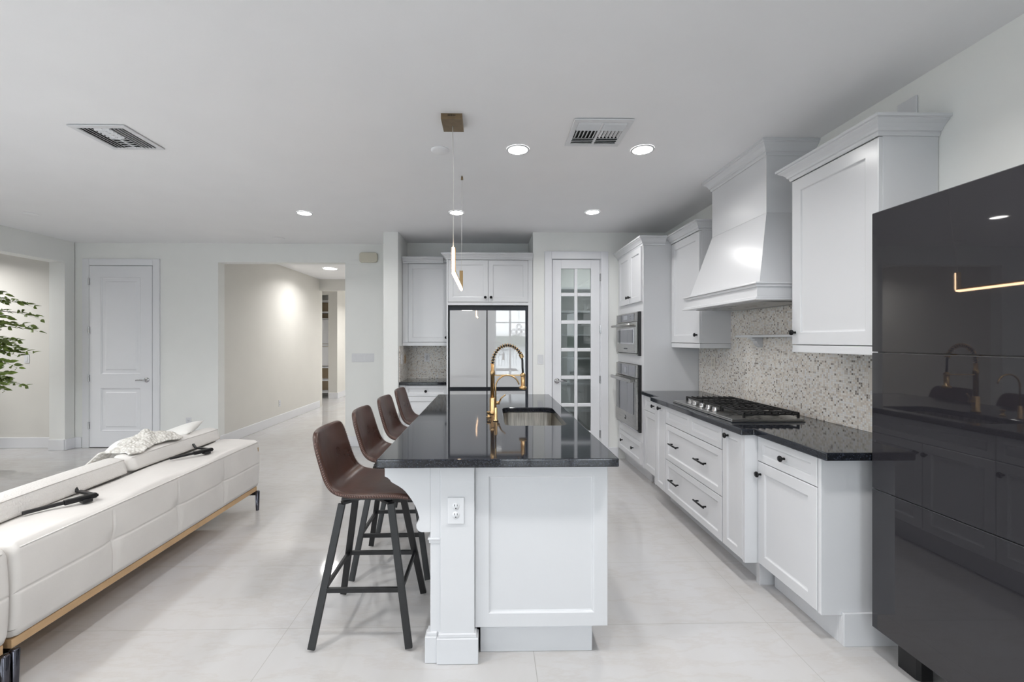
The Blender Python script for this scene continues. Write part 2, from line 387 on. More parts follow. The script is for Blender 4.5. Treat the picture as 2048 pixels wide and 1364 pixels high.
# baseboards
def bb(name, x0, x1, y0, y1): struct(name, MB().box(x0, x1, y0, y1, 0.001, 0.14), 'trim', bevel=0.003)
bb('baseboard_back', -5.54, -5.46, YA-0.016, YA); bb('baseboard_back_middle', -4.40, -3.67, YA-0.016, YA); bb('baseboard_back_right', -1.95, -1.30, YA-0.016, YA)
bb('baseboard_left', LX, LX+0.016, 5.72, YA-0.017); bb('baseboard_left_end', LX-0.2, LX, 5.704, 5.72); bb('baseboard_side_room', -9.0, LX-0.21, 5.844, 5.86)
bb('baseboard_left_near', LX, LX+0.016, 2.41, 2.6)
fr = MB()
for y in (LWY[0], -1.1, 0.65, LWY[1]): fr.box(LX-0.15, LX-0.08, y if y == LWY[0] else y-0.03, y if y == LWY[1] else y+0.03, 0.001, 2.449)
fr.box(LX-0.15, LX-0.08, LWY[0], LWY[1], 0.001, 0.06).box(LX-0.15, LX-0.08, LWY[0], LWY[1], 2.39, 2.449)
w = struct('window_3', fr, 'trim'); struct('window_pane', boxm(LX-0.12, LX-0.11, LWY[0]+0.02, LWY[1]-0.02, 0.05, 2.40), 'glass', w)  # unseen window, added to bring in light from the left
pl = bpy.data.lights.new('window_portal', 'AREA'); pl.shape = 'RECTANGLE'; pl.size = LWY[1]-LWY[0]; pl.size_y = 2.4; pl.cycles.is_portal = True
po = bpy.data.objects.new('window_portal', pl); COL.objects.link(po); po.location = (LX-0.22, (LWY[0]+LWY[1])/2, 1.22); po.rotation_euler = (PI/2, 0, -PI/2)
bb('baseboard_hall', -3.66, -3.644, YA+0.0, 9.29); bb('baseboard_hall_end', -3.97, -3.74, 10.644, 10.66); bb('baseboard_hall_far', -3.76, -3.744, 10.67, 11.5)
bb('baseboard_pantry_left', 0.525, 0.655, YP-0.016, YP); bb('baseboard_pantry_right', 1.43, 1.553, YP-0.016, YP); bb('baseboard_column', -1.284, -1.112, 5.194, 5.21)

# ------------------------------------------------------------------ interior doors
def knobset(O, N, parent, side):
    O = Vector(O); N = Vector(N)
    mb = MB().lathe([(0.0, 0), (0.033, 0), (0.033, 0.006), (0.028, 0.010), (0.012, 0.012), (0.011, 0.045), (0.0, 0.046)], O, N, 20)
    p = O+N*0.043; d = Vector(side)
    mb.tube([p-d*0.012, p+d*0.03, p+d*0.07+Vector((0, 0, 0.004)), p+d*0.115+Vector((0, 0, -0.002))], [0.010, 0.010, 0.008, 0.006], 8)
    return link('door_handle', mb, 'chrome', parent)
def hinge(x, y, z, parent):
    return link('hinge', MB().cyl((x, y, z-0.045), (x, y, z+0.045), 0.008, 8).box(x-0.014, x+0.014, y+0.003, y+0.006, z-0.045, z+0.045), 'chrome', parent)
# closet door in the left back wall
A0, A1, AT = -5.345, -4.52, 2.43
d1 = structroot('door_1', ((A0+A1)/2, YA, 0))
fm = MB()
for x0, x1 in ((A0-0.095, A0-0.006), (A1+0.006, A1+0.095)): fm.box(x0, x1, YA-0.022, YA, 0, AT+0.095)
fm.box(A0-0.006, A1+0.006, YA-0.022, YA, AT+0.006, AT+0.095)
struct('door_frame', fm, 'trim', d1, bevel=0.004)
struct('door_gap', boxm(A0-0.006, A1+0.006, YA-0.003, YA-0.001, 0, AT+0.006), 'dark', d1)
lf = MB(); lf.box(A0, A1, YA-0.008, YA-0.0035, 0.012, AT)
ft = 0.012
def ring_door(mb, x0, x1, z0, z1, yb, holes):
    # flat leaf made of rails round the recessed panels
    zs = [z0]+[v for h in holes for v in (h[2], h[3])]+[z1]
    hx0, hx1 = holes[0][0], holes[0][1]
    mb.box(x0, hx0, yb-ft, yb, z0, z1).box(hx1, x1, yb-ft, yb, z0, z1)
    for i in range(0, len(zs), 2): mb.box(hx0, hx1, yb-ft, yb, zs[i], zs[i+1])
    for h in holes:
        mb.panel((h[0], yb, h[2]), X3, Z3, NY, h[1]-h[0], h[3]-h[2], t=ft-0.001, fr=0.004, rec=0.010, bv=0.02, raised=True)
ring_door(lf, A0, A1, 0.012, AT, YA-0.008, [(A0+0.15, A1-0.15, 0.22, 0.80), (A0+0.15, A1-0.15, 0.98, 2.28)])
lo = struct('door_leaf', lf, 'trim', d1)
knobset((A1-0.07, YA-0.02, 0.905), NY, d1, (-1, 0, 0))
for z in (0.30, 0.93, 1.57, 2.22): hinge(A0-0.004, YA-0.026, z, d1)
# glazed pantry door
d2 = structroot('door_2', ((DX0+DX1)/2, YP, 0))
fm = MB()
for x0, x1 in ((DX0-0.085, DX0), (DX1, DX1+0.085)): fm.box(x0, x1, YP-0.022, YP, 0, DZ+0.09)
fm.box(DX0, DX1, YP-0.022, YP, DZ, DZ+0.09).box(DX0, DX0+0.008, YP, YP+0.12, 0, DZ).box(DX1-0.008, DX1, YP, YP+0.12, 0, DZ).box(DX0, DX1, YP, YP+0.12, DZ-0.006, DZ)
struct('door_frame', fm, 'trim', d2, bevel=0.004)
gx = [(0.862, 1.024), (1.062, 1.224)]
gz = [(2.305-0.335*i-0.292, 2.305-0.335*i) for i in range(6)]
lf = MB(); x0, x1 = DX0+0.012, DX1-0.012; y0, y1 = YP+0.005, YP+0.045
lf.box(x0, gx[0][0], y0, y1, 0.01, DZ-0.01).box(gx[1][1], x1, y0, y1, 0.01, DZ-0.01)
lf.box(gx[0][0], gx[1][1], y0, y1, gz[0][1], DZ-0.01).box(gx[0][0], gx[1][1], y0, y1, 0.01, gz[-1][0])
struct('door_leaf', lf, 'trim', d2, bevel=0.003)
mu = MB().box(gx[0][1], gx[1][0], y0+0.004, y1-0.004, gz[-1][0], gz[0][1])
for i in range(5): mu.box(gx[0][0], gx[0][1], y0+0.004, y1-0.004, gz[i+1][1], gz[i][0]).box(gx[1][0], gx[1][1], y0+0.004, y1-0.004, gz[i+1][1], gz[i][0])
struct('glazing_bars', mu, 'trim', d2, bevel=0.005)
for z0, z1 in gz:
    for a, c in gx: struct('glass_pane', boxm(a, c, YP+0.022, YP+0.027, z0, z1), 'pglass', d2)
knobset((DX0+0.065, YP+0.004, 0.945), NY, d2, (1, 0, 0))
for z in (0.30, 0.96, 1.57, 2.20): hinge(DX1-0.004, YP-0.0, z, d2)
ps = thing('pantry_shelves', 'white shelves on the back wall of the pantry behind the glazed door', 'shelves', (1.2, 6.1, 0))
for z in (0.45, 0.82, 1.17, 1.50, 1.82, 2.14): link('shelf', boxm(0.61, XW-0.01, 5.92, 6.24, z, z+0.025), 'trim', ps)
link('side_rail', boxm(0.60, 0.612, 5.92, 6.24, 0.3, 2.3), 'trim', ps)

# ------------------------------------------------------------------ hardware and cabinet helpers
KN = [(0.0, 0), (0.007, 0), (0.006, 0.012), (0.008, 0.017), (0.016, 0.021), (0.017, 0.026), (0.014, 0.031), (0.0, 0.033)]
def knob(O, N, parent): return link('knob', MB().lathe(KN, O, N, 18), 'black', parent)
def pull(O, N, U, parent, L=0.15):
    O = Vector(O); N = Vector(N); U = Vector(U); mb = MB()
    mb.tube([O+N*0.028-U*L/2, O+N*0.028+U*L/2], 0.0065, 10)
    for sgn in (-1, 1): mb.cyl(O+U*sgn*L*0.36, O+U*sgn*L*0.36+N*0.028, 0.006, 8)
    return link('handle', mb, 'black', parent)
def crown_mb(path, z0, z1, out, closed_ends=True):
    """moulding swept along a plan path; path = [(x, y)], outward normal to the right-hand side given by mitres"""
    h = z1-z0
    prof = [(0.0, 0.0), (0.006, 0.0), (0.010, 0.10*h), (0.010, 0.22*h), (0.018, 0.26*h), (0.022, 0.40*h), (0.034, 0.58*h), (0.048, 0.70*h),
            (0.052, 0.74*h), (0.052, 0.80*h), (out, 0.84*h), (out, h), (0.0, h)]
    n = len(path); nm = []
    for i in range(n):
        ds = []
        if i > 0: d = Vector((path[i][0]-path[i-1][0], path[i][1]-path[i-1][1])).normalized(); ds.append(Vector((d.y, -d.x)))
        if i < n-1: d = Vector((path[i+1][0]-path[i][0], path[i+1][1]-path[i][1])).normalized(); ds.append(Vector((d.y, -d.x)))
        if len(ds) == 2: m = (ds[0]+ds[1]); m = m/(1+ds[0].dot(ds[1]))
        else: m = ds[0]
        nm.append(m)
    vs = []; fs = []; k = len(prof)
    for i in range(n):
        for o, z in prof: vs.append((path[i][0]+nm[i].x*o, path[i][1]+nm[i].y*o, z0+z))
    for i in range(n-1):
        for j in range(k): fs.append((i*k+j, i*k+(j+1) % k, (i+1)*k+(j+1) % k, (i+1)*k+j))
    fs += [tuple(range(k)), tuple((n-1)*k+j for j in range(k-1, -1, -1))]
    return MB().add(vs, fs)
DOOR_T = 0.02

# ---- right run: base cabinets (fronts face -X) ----
FX = 1.56      # plane of the door faces
def rdoor(y0, y1, z0, z1, xf, parent, name='door', fr=0.058):
    return link(name, MB().panel((xf+DOOR_T, y1-0.0015, z0), NY, Z3, NX, (y1-y0)-0.003, z1-z0, DOOR_T, fr), 'cab', parent)
# end cabinet
c = thing('base_cabinet', 'white base cabinet with drawer over door at the near end of the stove run', 'cabinet', (1.85, 2.24, 0))
link('body', boxm(FX+DOOR_T+0.010, XW-0.002, 2.02, 2.478, 0.14, CB-0.001), 'cab', c)
link('end_panel', boxm(FX+0.002, XW-0.002, 2.0, 2.019, 0.14, CB-0.001), 'cab', c, bevel=0.002)
link('toe_kick', MB().box(1.66, 1.68, 2.02, 2.478, 0, 0.139).box(1.66, XW-0.002, 1.985, 1.999, 0, 0.155).box(1.66, XW-0.002, 1.999, 2.02, 0, 0.139), 'cab', c, bevel=0.002)
d = rdoor(2.022, 2.478, 0.738, 0.882, FX, c, 'drawer', 0.04); knob((FX, 2.25, 0.81), NX, d)
d = rdoor(2.022, 2.478, 0.145, 0.734, FX, c); knob((FX, 2.45, 0.665), NX, d)
# bumped out cooktop base
BX = 1.485
c = thing('pull_out_cabinet', 'narrow white pull-out cabinet right of the deep drawers below the cooktop', 'cabinet', (1.8, 2.6, 0))
link('body', MB().box(BX+DOOR_T+0.010, XW-0.002, 2.502, 2.724, 0.14, CB-0.001).box(BX+0.001, FX+DOOR_T, 2.480, 2.500, 0.14, CB-0.001), 'cab', c)
link('toe_kick', MB().box(1.62, 1.64, 2.53, 2.724, 0, 0.139).box(1.585, 1.70, 2.50, 2.53, 0, 0.139), 'cab', c)
d = rdoor(2.502, 2.722, 0.145, 0.882, BX, c, fr=0.05); knob((BX, 2.655, 0.845), NX, d)
c = thing('drawer_cabinet', 'wide white drawer cabinet with four black bar pulls under the cooktop', 'cabinet', (1.8, 3.17, 0))
link('body', boxm(BX+DOOR_T+0.010, XW-0.002, 2.726, 3.616, 0.14, CB-0.001), 'cab', c)
link('toe_kick', boxm(1.62, 1.64, 2.726, 3.616, 0, 0.139), 'cab', c)
tp = link('false_front', MB().panel((BX+DOOR_T, 3.612, 0.738), NY, Z3, NX, 0.44, 0.144, DOOR_T, 0.04).panel((BX+DOOR_T, 3.172, 0.738), NY, Z3, NX, 0.44, 0.144, DOOR_T, 0.04), 'cab', c)
for z0, z1 in ((0.436, 0.733), (0.145, 0.431)):
    d = rdoor(2.728, 3.614, z0, z1, BX, c, 'drawer', 0.045)
    for y in (2.985, 3.42): pull((BX, y, z0+0.50*(z1-z0)+0.005), NX, Y3, d)
c = thing('pull_out_cabinet', 'narrow white pull-out cabinet left of the deep drawers below the cooktop', 'cabinet', (1.8, 3.73, 0))
link('body', MB().box(BX+DOOR_T+0.010, XW-0.002, 3.618, 3.83, 0.14, CB-0.001).box(BX+0.001, FX+DOOR_T, 3.832, 3.848, 0.14, CB-0.001), 'cab', c)
link('toe_kick', MB().box(1.62, 1.64, 3.618, 3.83, 0, 0.139), 'cab', c)
d = rdoor(3.619, 3.829, 0.145, 0.882, BX, c, fr=0.05); knob((BX, 3.72, 0.845), NX, d)
c = thing('base_cabinet', 'white base cabinet beside the tall oven cabinet, door under a small drawer', 'cabinet', (1.85, 4.1, 0))
link('body', boxm(FX+DOOR_T+0.010, XW-0.002, 3.85, 4.328, 0.14, CB-0.001), 'cab', c)
link('toe_kick', boxm(1.66, 1.68, 3.85, 4.328, 0, 0.139), 'cab', c)
d = rdoor(3.85, 4.326, 0.738, 0.882, FX, c, 'drawer', 0.04); knob((FX, 4.06, 0.81), NX, d)
rdoor(3.85, 4.326, 0.145, 0.734, FX, c)
# countertop with clipped bump-out
pts = [(XW-0.001, 1.93), (XW-0.001, 4.329), (1.53, 4.329), (1.53, 3.90), (1.452, 3.845), (1.452, 2.475), (1.488, 2.462), (1.53, 2.462), (1.53, 1.93)]
pts = [(XW-0.001, 1.93), (XW-0.001, 4.329), (1.53, 4.329), (1.53, 3.87), (1.452, 3.87), (1.452, 2.462), (1.53, 2.462), (1.53, 1.93)]
o = link('stove_countertop', MB().prism(pts, 'z', CB, CT), 'granite', bevel=0.006, seg=3)
tag(o, 'black granite countertop running along the right wall around the cooktop', 'countertop')
# backsplash
o = link('backsplash', MB().box(XW-0.010, XW-0.0015, 1.95, 2.0, CT+0.001, 1.362).box(XW-0.010, XW-0.0015, 2.0, 2.60, CT+0.001, 1.362).box(XW-0.010, XW-0.0015, 2.60, 3.745, CT+0.001, 1.686).box(XW-0.010, XW-0.0015, 3.745, 4.326, CT+0.001, 1.362), 'mosaic')
tag(o, 'small-tile stone mosaic backsplash behind the cooktop', 'backsplash')

# ---- tall oven cabinet ----
TX = 1.555; TY0, TY1 = 4.331, YP-0.003
c = thing('oven_cabinet', 'tall white cabinet holding two built-in ovens, beside the pantry door', 'cabinet', (1.84, 4.76, 0))
link('body', boxm(TX, XW-0.002, TY0, TY1, 0.14, 2.42), 'cab', c, bevel=0.002)
link('toe_kick', boxm(1.64, 1.66, TY0+0.002, TY1, 0, 0.139), 'cab', c)
link('crown_moulding', crown_mb([(TX, TY1), (TX, TY0), (1.774, TY0)], 2.40, CROWN, 0.06), 'cab', c)
link('top', boxm(TX+0.001, XW-0.002, TY0+0.001, TY1, 2.421, CROWN-0.002), 'cab', c)
ym = 4.715
for y0, y1, ky in ((4.352, ym, ym-0.035), (ym+0.001, 5.10, ym+0.036)):
    d = rdoor(y0, y1, 1.835, 2.395, TX-DOOR_T, c); knob((TX-DOOR_T, ky, 1.905), NX, d)
d = rdoor(4.352, 5.10, 0.165, 0.39, TX-DOOR_T, c, 'drawer', 0.045); knob((TX-DOOR_T, 4.58, 0.285), NX, d); knob((TX-DOOR_T, 4.95, 0.285), NX, d)
# microwave oven
OY0, OY1 = 4.39, 5.12
c = thing('wall_oven', 'small stainless built-in microwave oven, the upper of the two ovens', 'oven', (1.53, 4.75, 1.28))
link('body', boxm(1.532, 1.554, OY0, OY1, 1.275, 1.735), 'blackm', c)
link('control_panel', boxm(1.515, 1.531, OY0+0.03, OY1, 1.635, 1.732), 'steel', c, bevel=0.002)
link('display', MB().box(1.512, 1.5145, OY0+0.10, OY1-0.04, 1.645, 1.722), 'ovenglass', c)
link('screen', MB().box(1.5095, 1.5115, 4.70, 4.84, 1.662, 1.708), 'display', c)
for y, z in ((4.52, 1.69), (4.60, 1.69), (4.52, 1.665), (4.60, 1.665)): link('button', boxm(1.5095, 1.5115, y, y+0.015, z, z+0.01), 'display', c)
dd = link('oven_door', boxm(1.510, 1.531, OY0+0.03, OY1, 1.30, 1.630), 'steel', c, bevel=0.003)
link('window_surround', MB().box(1.505, 1.5095, OY0+0.10, OY1-0.06, 1.395, 1.565), 'chrome', dd, bevel=0.002)
link('window_glass', MB().box(1.502, 1.5045, OY0+0.125, OY1-0.085, 1.41, 1.55), 'ovenglass', dd)
link('emblem', MB().box(1.5075, 1.5095, 4.70, 4.82, 1.338, 1.350), 'fdark', dd)
hb = MB().tube([(1.455, OY0+0.07, 1.598), (1.455, OY1-0.02, 1.598)], 0.014, 12)
for y in (OY0+0.10, OY1-0.06): hb.cyl((1.509, y, 1.598), (1.455, y, 1.598), 0.012, 10)
link('handle', hb, 'steel', dd)
link('trim_strip', boxm(1.517, 1.531, OY0+0.03, OY1, 1.276, 1.292), 'steel', c)
# lower oven
c = thing('wall_oven', 'large stainless wall oven with tall dark window, the lower of the two ovens', 'oven', (1.53, 4.75, 0.5))
link('body', boxm(1.530, 1.554, OY0-0.01, OY1, 0.485, 1.180), 'blackm', c)
link('control_panel', boxm(1.512, 1.529, OY0+0.01, OY1, 1.045, 1.178), 'steel', c, bevel=0.002)
link('display', MB().box(1.509, 1.5115, OY0+0.06, OY1-0.06, 1.055, 1.170), 'ovenglass', c)
link('screen', MB().box(1.506, 1.5085, 4.72, 4.80, 1.08, 1.14), 'display', c)
dd = link('oven_door', boxm(1.505, 1.529, OY0+0.01, OY1, 0.51, 1.038), 'steel', c, bevel=0.003)
link('window_glass', MB().box(1.500, 1.5045, OY0+0.09, OY1-0.05, 0.655, 0.995), 'ovenglass', dd)
link('emblem', MB().tube([(1.5035, 4.755+0.020*math.cos(a), 0.585+0.020*math.sin(a)) for a in [0.9+i*0.45 for i in range(12)]], 0.0025, 6).box(1.5025, 1.5045, 4.735, 4.752, 0.583, 0.588), 'fdark', dd)
hb = MB().box(1.440, 1.462, OY0+0.03, OY1-0.01, 0.995, 1.030)
for y in (OY0+0.07, OY1-0.06): hb.box(1.455, 1.504, y-0.012, y+0.012, 1.0, 1.025)
link('handle', hb, 'steel', dd, bevel=0.005)
link('trim_strip', boxm(1.515, 1.529, OY0+0.01, OY1, 0.488, 0.503), 'chrome', c)

# ---- wall cabinets on the right ----
UX = 1.838; UZ0 = 1.366
def wallcab(y0, y1, label, knob_y, xf, ex_far):
    c = thing('wall_cabinet', label, 'cabinet', ((xf+XW)/2, (y0+y1)/2, UZ0))
    link('body', boxm(xf+DOOR_T+0.001, XW-0.002, y0, y1, UZ0+0.045, 2.42), 'cab', c, bevel=0.002)
    link('light_rail', boxm(xf+0.002, XW-0.012, y0-0.006, y1-0.001, UZ0, UZ0+0.043), 'cab', c, bevel=0.003)
    path = [(xf, y0), (XW-0.002, y0)]
    path = ([(XW-0.002, y1), (xf, y1)] if ex_far else [(xf, y1)]) + path
    link('crown_moulding', crown_mb(path, 2.405, CROWN, 0.062), 'cab', c)
    link('top', boxm(xf+0.002, XW-0.002, y0+0.001, y1-0.001, 2.421, CROWN-0.002), 'cab', c)
    d = rdoor(y0, y1, UZ0+0.047, 2.402, xf, c, fr=0.07); knob((xf, knob_y, 1.485), NX, d); return c
wallcab(2.0, 2.585, 'large white wall cabinet nearest the tall black cabinet, knob at lower left', 2.555, UX, True)
wallcab(3.745, 4.329, 'white wall cabinet between the range hood and the tall oven cabinet', 3.785, UX, False)

# ---- range hood ----
c = thing('range_hood', 'white plaster-look range hood with flared skirt and crown reaching the ceiling', 'range hood', (1.95, 3.14, 1.69))
def frus(mb, a, bb_, za, zb):   # a=(x0,y0,y1) bottom; top
    vs = [(a[0],a[1],za),(XW-0.002,a[1],za),(XW-0.002,a[2],za),(a[0],a[2],za),(bb_[0],bb_[1],zb),(XW-0.002,bb_[1],zb),(XW-0.002,bb_[2],zb),(bb_[0],bb_[2],zb)]
    mb.add(vs, [(0,3,2,1),(4,5,6,7),(0,1,5,4),(1,2,6,5),(2,3,7,6),(3,0,4,7)])
mb = MB(); frus(mb, (1.690, 2.665, 3.605), (1.815, 2.79, 3.48), 1.801, 2.275); mb.box(1.815, XW-0.002, 2.79, 3.48, 2.276, H-0.002)
link('chimney', mb, 'cab', c)
link('crown_moulding', crown_mb([(XW-0.002, 3.48), (1.815, 3.48), (1.815, 2.79), (XW-0.002, 2.79)], 2.65, H-0.001, 0.06), 'cab', c)
sk = MB().box(1.662, XW-0.002, 2.648, 3.622, 1.70, 1.80).box(1.640, XW-0.002, 2.626, 3.644, 1.789, 1.801).box(1.650, XW-0.002, 2.636, 3.634, 1.772, 1.789)
sk.box(1.640, XW-0.012, 2.626, 3.644, 1.689, 1.700).box(1.650, XW-0.012, 2.638, 3.632, 1.700, 1.712)
link('skirt', sk, 'cab', c, bevel=0.003)
link('filter', boxm(1.72, 2.06, 2.72, 3.55, 1.684, 1.689), 'steel', c)
# spice shelf under hood
c = thing('wall_shelf', 'thin white spice shelf with scroll brackets on the backsplash below the hood', 'shelf', (2.07, 3.1, 1.4))
link('board', boxm(2.015, XW-0.011, 2.70, 3.50, 1.460, 1.478), 'cab', c, bevel=0.003)
for y in (3.33, 2.86):
    pr = [(XW-0.011, 1.459), (2.035, 1.459), (2.035, 1.450), (2.052, 1.448), (2.058, 1.436), (2.072, 1.434), (2.080, 1.412), (2.095, 1.392), (XW-0.011, 1.380)]
    link('bracket', MB().prism(pr, 'y', y-0.028, y+0.028), 'cab', c)

# ---- cooktop ----
c = thing('cooktop', 'stainless gas cooktop with black cast iron grates set in the right countertop', 'cooktop', (1.75, 3.1, CT))
CX0, CX1, CY0, CY1 = 1.512, 1.985, 2.665, 3.53
mb = MB(); mb.box(CX0, CX1, CY0, CY1, CT+0.001, CT+0.008).box(CX0+0.004, CX1-0.004, CY0+0.004, CY1-0.004, CT+0.008, CT+0.019)
link('tray', mb, 'steel', c, bevel=0.004, seg=3)
for i, y in enumerate((2.955, 3.045, 3.14, 3.245, 3.32)):
    link('knob', MB().lathe([(0, 0), (0.022, 0), (0.023, 0.006), (0.019, 0.010), (0.0175, 0.028), (0.014, 0.031), (0, 0.031)], (1.562, y, CT+0.0195), Z3, 18), 'chrome', c)
for gy0, gy1 in ((2.70, 2.965), (2.975, 3.225), (3.235, 3.50)):
    g = MB(); gx0, gx1 = 1.615, 1.965; zt = CT+0.048
    for i in range(9):
        x = gx0+(gx1-gx0)*i/8
        if i in (0, 8): g.bar((x, gy0, zt), (x, gy1, zt), 0.012, 0.010)
        else:
            g.bar((x, gy0, zt), (x, gy0+0.085, zt), 0.012, 0.008); g.bar((x, gy1-0.085, zt), (x, gy1, zt), 0.012, 0.008)
        for y in (gy0, gy1):
            g.add([(x-0.005, y, zt-0.012), (x+0.005, y, zt-0.012), (x+0.005, y, zt+0.006), (x-0.005, y, zt+0.006)], [(0, 1, 2, 3)])
    for y in (gy0+0.004, gy1-0.004): g.bar((gx0, y, zt-0.006), (gx1, y, zt-0.006), 0.010, 0.010)
    for y in (gy0+0.088, gy1-0.088): g.bar((gx0, y, zt-0.002), (gx1, y, zt-0.002), 0.010, 0.008)
    g.bar(((gx0+gx1)/2, gy0, zt), ((gx0+gx1)/2, gy1, zt), 0.012, 0.010)
    for x in (gx0, gx1):
        for y in (gy0+0.006, gy1-0.006): g.bar((x, y, CT+0.0195), (x, y, zt), 0.012, 0.012, up=X3)
    link('grate', g, 'iron', c)
for x, y, r in ((1.70, 2.83, 0.038), (1.88, 2.83, 0.03), (1.79, 3.10, 0.05), (1.70, 3.37, 0.03), (1.88, 3.37, 0.038)):
    link('burner', MB().lathe([(0, 0), (r+0.012, 0), (r+0.010, 0.008), (r, 0.010), (r, 0.016), (r-0.006, 0.019), (0, 0.019)], (x, y, CT+0.0195), Z3, 20), 'iron', c)

# ---- glossy black cabinet tower ----
KX = 1.74
c = thing('storage_cabinet', 'tall glossy black cabinet with three stacked doors at the right edge', 'cabinet', (1.95, 1.3, 0))
link('body', boxm(KX+0.020, XW-0.003, 0.75, 1.918, 0.141, 2.010), 'glossblack', c)
for z0, z1 in ((0.138, 0.763), (0.769, 1.381), (1.387, 2.013)):
    d = link('door', boxm(KX, KX+0.0185, 0.75, 1.926, z0, z1), 'glossblack', c, bevel=0.0012)
    link('edge_strip', boxm(KX+0.0005, KX+0.018, 0.752, 1.924, z1+0.0002, z1+0.0018), 'edge_metal', d)
for y in (1.82, 0.85):
    link('foot', MB().prism([(KX+0.062, y-0.035), (KX+0.075, y-0.045), (KX+0.125, y-0.045), (KX+0.125, y+0.045), (KX+0.062, y+0.045)], 'z', 0.001, 0.140), 'blackm', c)
    link('foot', boxm(2.06, 2.11, y-0.04, y+0.04, 0.001, 0.140), 'blackm', c)
o = link('cover_plate', boxm(XW-0.010, XW-0.001, 2.10, 2.20, 2.50, 2.66), 'plastic', bevel=0.002)
tag(o, 'plain white cover plate on the right wall above the large wall cabinet', 'cover plate')

# ------------------------------------------------------------------ fridge niche and nook
FY = 5.20
def bdoor(x0, x1, z0, z1, yf, parent, name='door', fr=0.055):
    return link(name, MB().panel((x0+0.0015, yf+DOOR_T, z0), X3, Z3, NY, x1-x0-0.003, z1-z0, DOOR_T, fr), 'cab', parent)
c = thing('fridge_cabinet', 'white two-door cabinet above the refrigerator with side panels to the floor', 'cabinet', (-0.02, 5.5, 0))
link('body', boxm(-0.525, 0.517, FY+0.021, 5.79, 1.90, 2.42), 'cab', c)
link('side_panel', boxm(-0.525, -0.507, FY, 5.79, 0, 1.899), 'cab', c); link('side_panel', boxm(0.462, 0.517, FY, 5.79, 0, 1.899), 'cab', c)
link('face_frame', MB().box(-0.525, -0.507, FY, FY+0.02, 1.90, 2.41).box(0.462, 0.517, FY, FY+0.02, 1.90, 2.41).box(-0.507, 0.462, FY, FY+0.02, 1.86, 1.895), 'cab', c)
link('crown_moulding', crown_mb([(-0.525, 5.79), (-0.525, FY), (0.517, FY)], 2.41, CROWN, 0.06), 'cab', c)
link('top', boxm(-0.524, 0.516, FY+0.001, 5.79, 2.421, CROWN-0.002), 'cab', c)
d = bdoor(-0.507, -0.022, 1.90, 2.405, FY, c); knob((-0.057, FY, 1.955), NY, d)
d = bdoor(-0.022, 0.462, 1.90, 2.405, FY, c); knob((0.012, FY, 1.955), NY, d)
c = thing('refrigerator', 'four-door refrigerator with pale mirror-glass panels and dark frame', 'refrigerator', (-0.02, 5.5, 0))
link('body', boxm(-0.498, 0.455, FY+0.032, 5.78, 0.03, 1.852), 'fdark', c)
link('foot', MB().box(-0.45, -0.38, 5.3, 5.37, 0.001, 0.03), 'fdark', c); link('foot', MB().box(0.34, 0.41, 5.3, 5.37, 0.001, 0.03), 'fdark', c)
for x0, x1 in ((-0.484, -0.043), (-0.030, 0.428)):
    for z0, z1 in ((0.06, 0.822), (0.872, 1.797)):
        link('glass_door', boxm(x0, x1, FY-0.005, FY+0.031, z0, z1), 'fridge', c, bevel=0.002)
# nook
c = thing('wall_cabinet', 'white wall cabinet to the left of the refrigerator', 'cabinet', (-0.8, 5.6, UZ0))
NYF = 5.46
link('body', boxm(-1.105, -0.527, NYF+0.021, 5.79, UZ0+0.045, 2.42), 'cab', c)
link('stile', boxm(-1.105, -1.038, NYF, NYF+0.02, UZ0+0.045, 2.41), 'cab', c)
link('light_rail', boxm(-1.105, -0.527, NYF, 5.786, UZ0, UZ0+0.043), 'cab', c)
link('crown_moulding', crown_mb([(-1.105, NYF), (-0.59, NYF)], 2.41, CROWN, 0.055), 'cab', c)
link('top', boxm(-1.104, -0.528, NYF+0.001, 5.79, 2.421, CROWN-0.002), 'cab', c)
d = bdoor(-1.037, -0.53, UZ0+0.047, 2.403, NYF, c); knob((-0.555, NYF, 1.47), NY, d)
c = thing('base_cabinet', 'white base cabinet with one drawer in the nook left of the refrigerator', 'cabinet', (-0.8, 5.5, 0))
NBF = 5.285
link('body', boxm(-1.105, -0.527, NBF+0.030, 5.79, 0.14, CB-0.001), 'cab', c)
link('stile', boxm(-1.105, -1.04, NBF, NBF+0.02, 0.14, CB-0.001), 'cab', c)
link('toe_kick', boxm(-1.105, -0.527, NBF+0.07, NBF+0.09, 0, 0.139), 'cab', c)
d = bdoor(-1.039, -0.53, 0.75, 0.882, NBF, c, 'drawer', 0.035); knob((-0.785, NBF, 0.813), NY, d)
bdoor(-1.039, -0.53, 0.145, 0.746, NBF, c)
o = link('nook_countertop', boxm(-1.108, -0.527, 5.255, 5.79, CB, CT), 'granite', bevel=0.005)
tag(o, 'short black granite countertop in the nook left of the refrigerator', 'countertop')
o = link('backsplash', MB().box(-1.0965, -0.528, 5.790, 5.7985, CT+0.001, UZ0-0.001).box(-1.1085, -1.0975, 5.26, 5.7985, CT+0.001, UZ0-0.001), 'mosaic')
tag(o, 'grey mosaic backsplash lining the nook left of the refrigerator', 'backsplash')

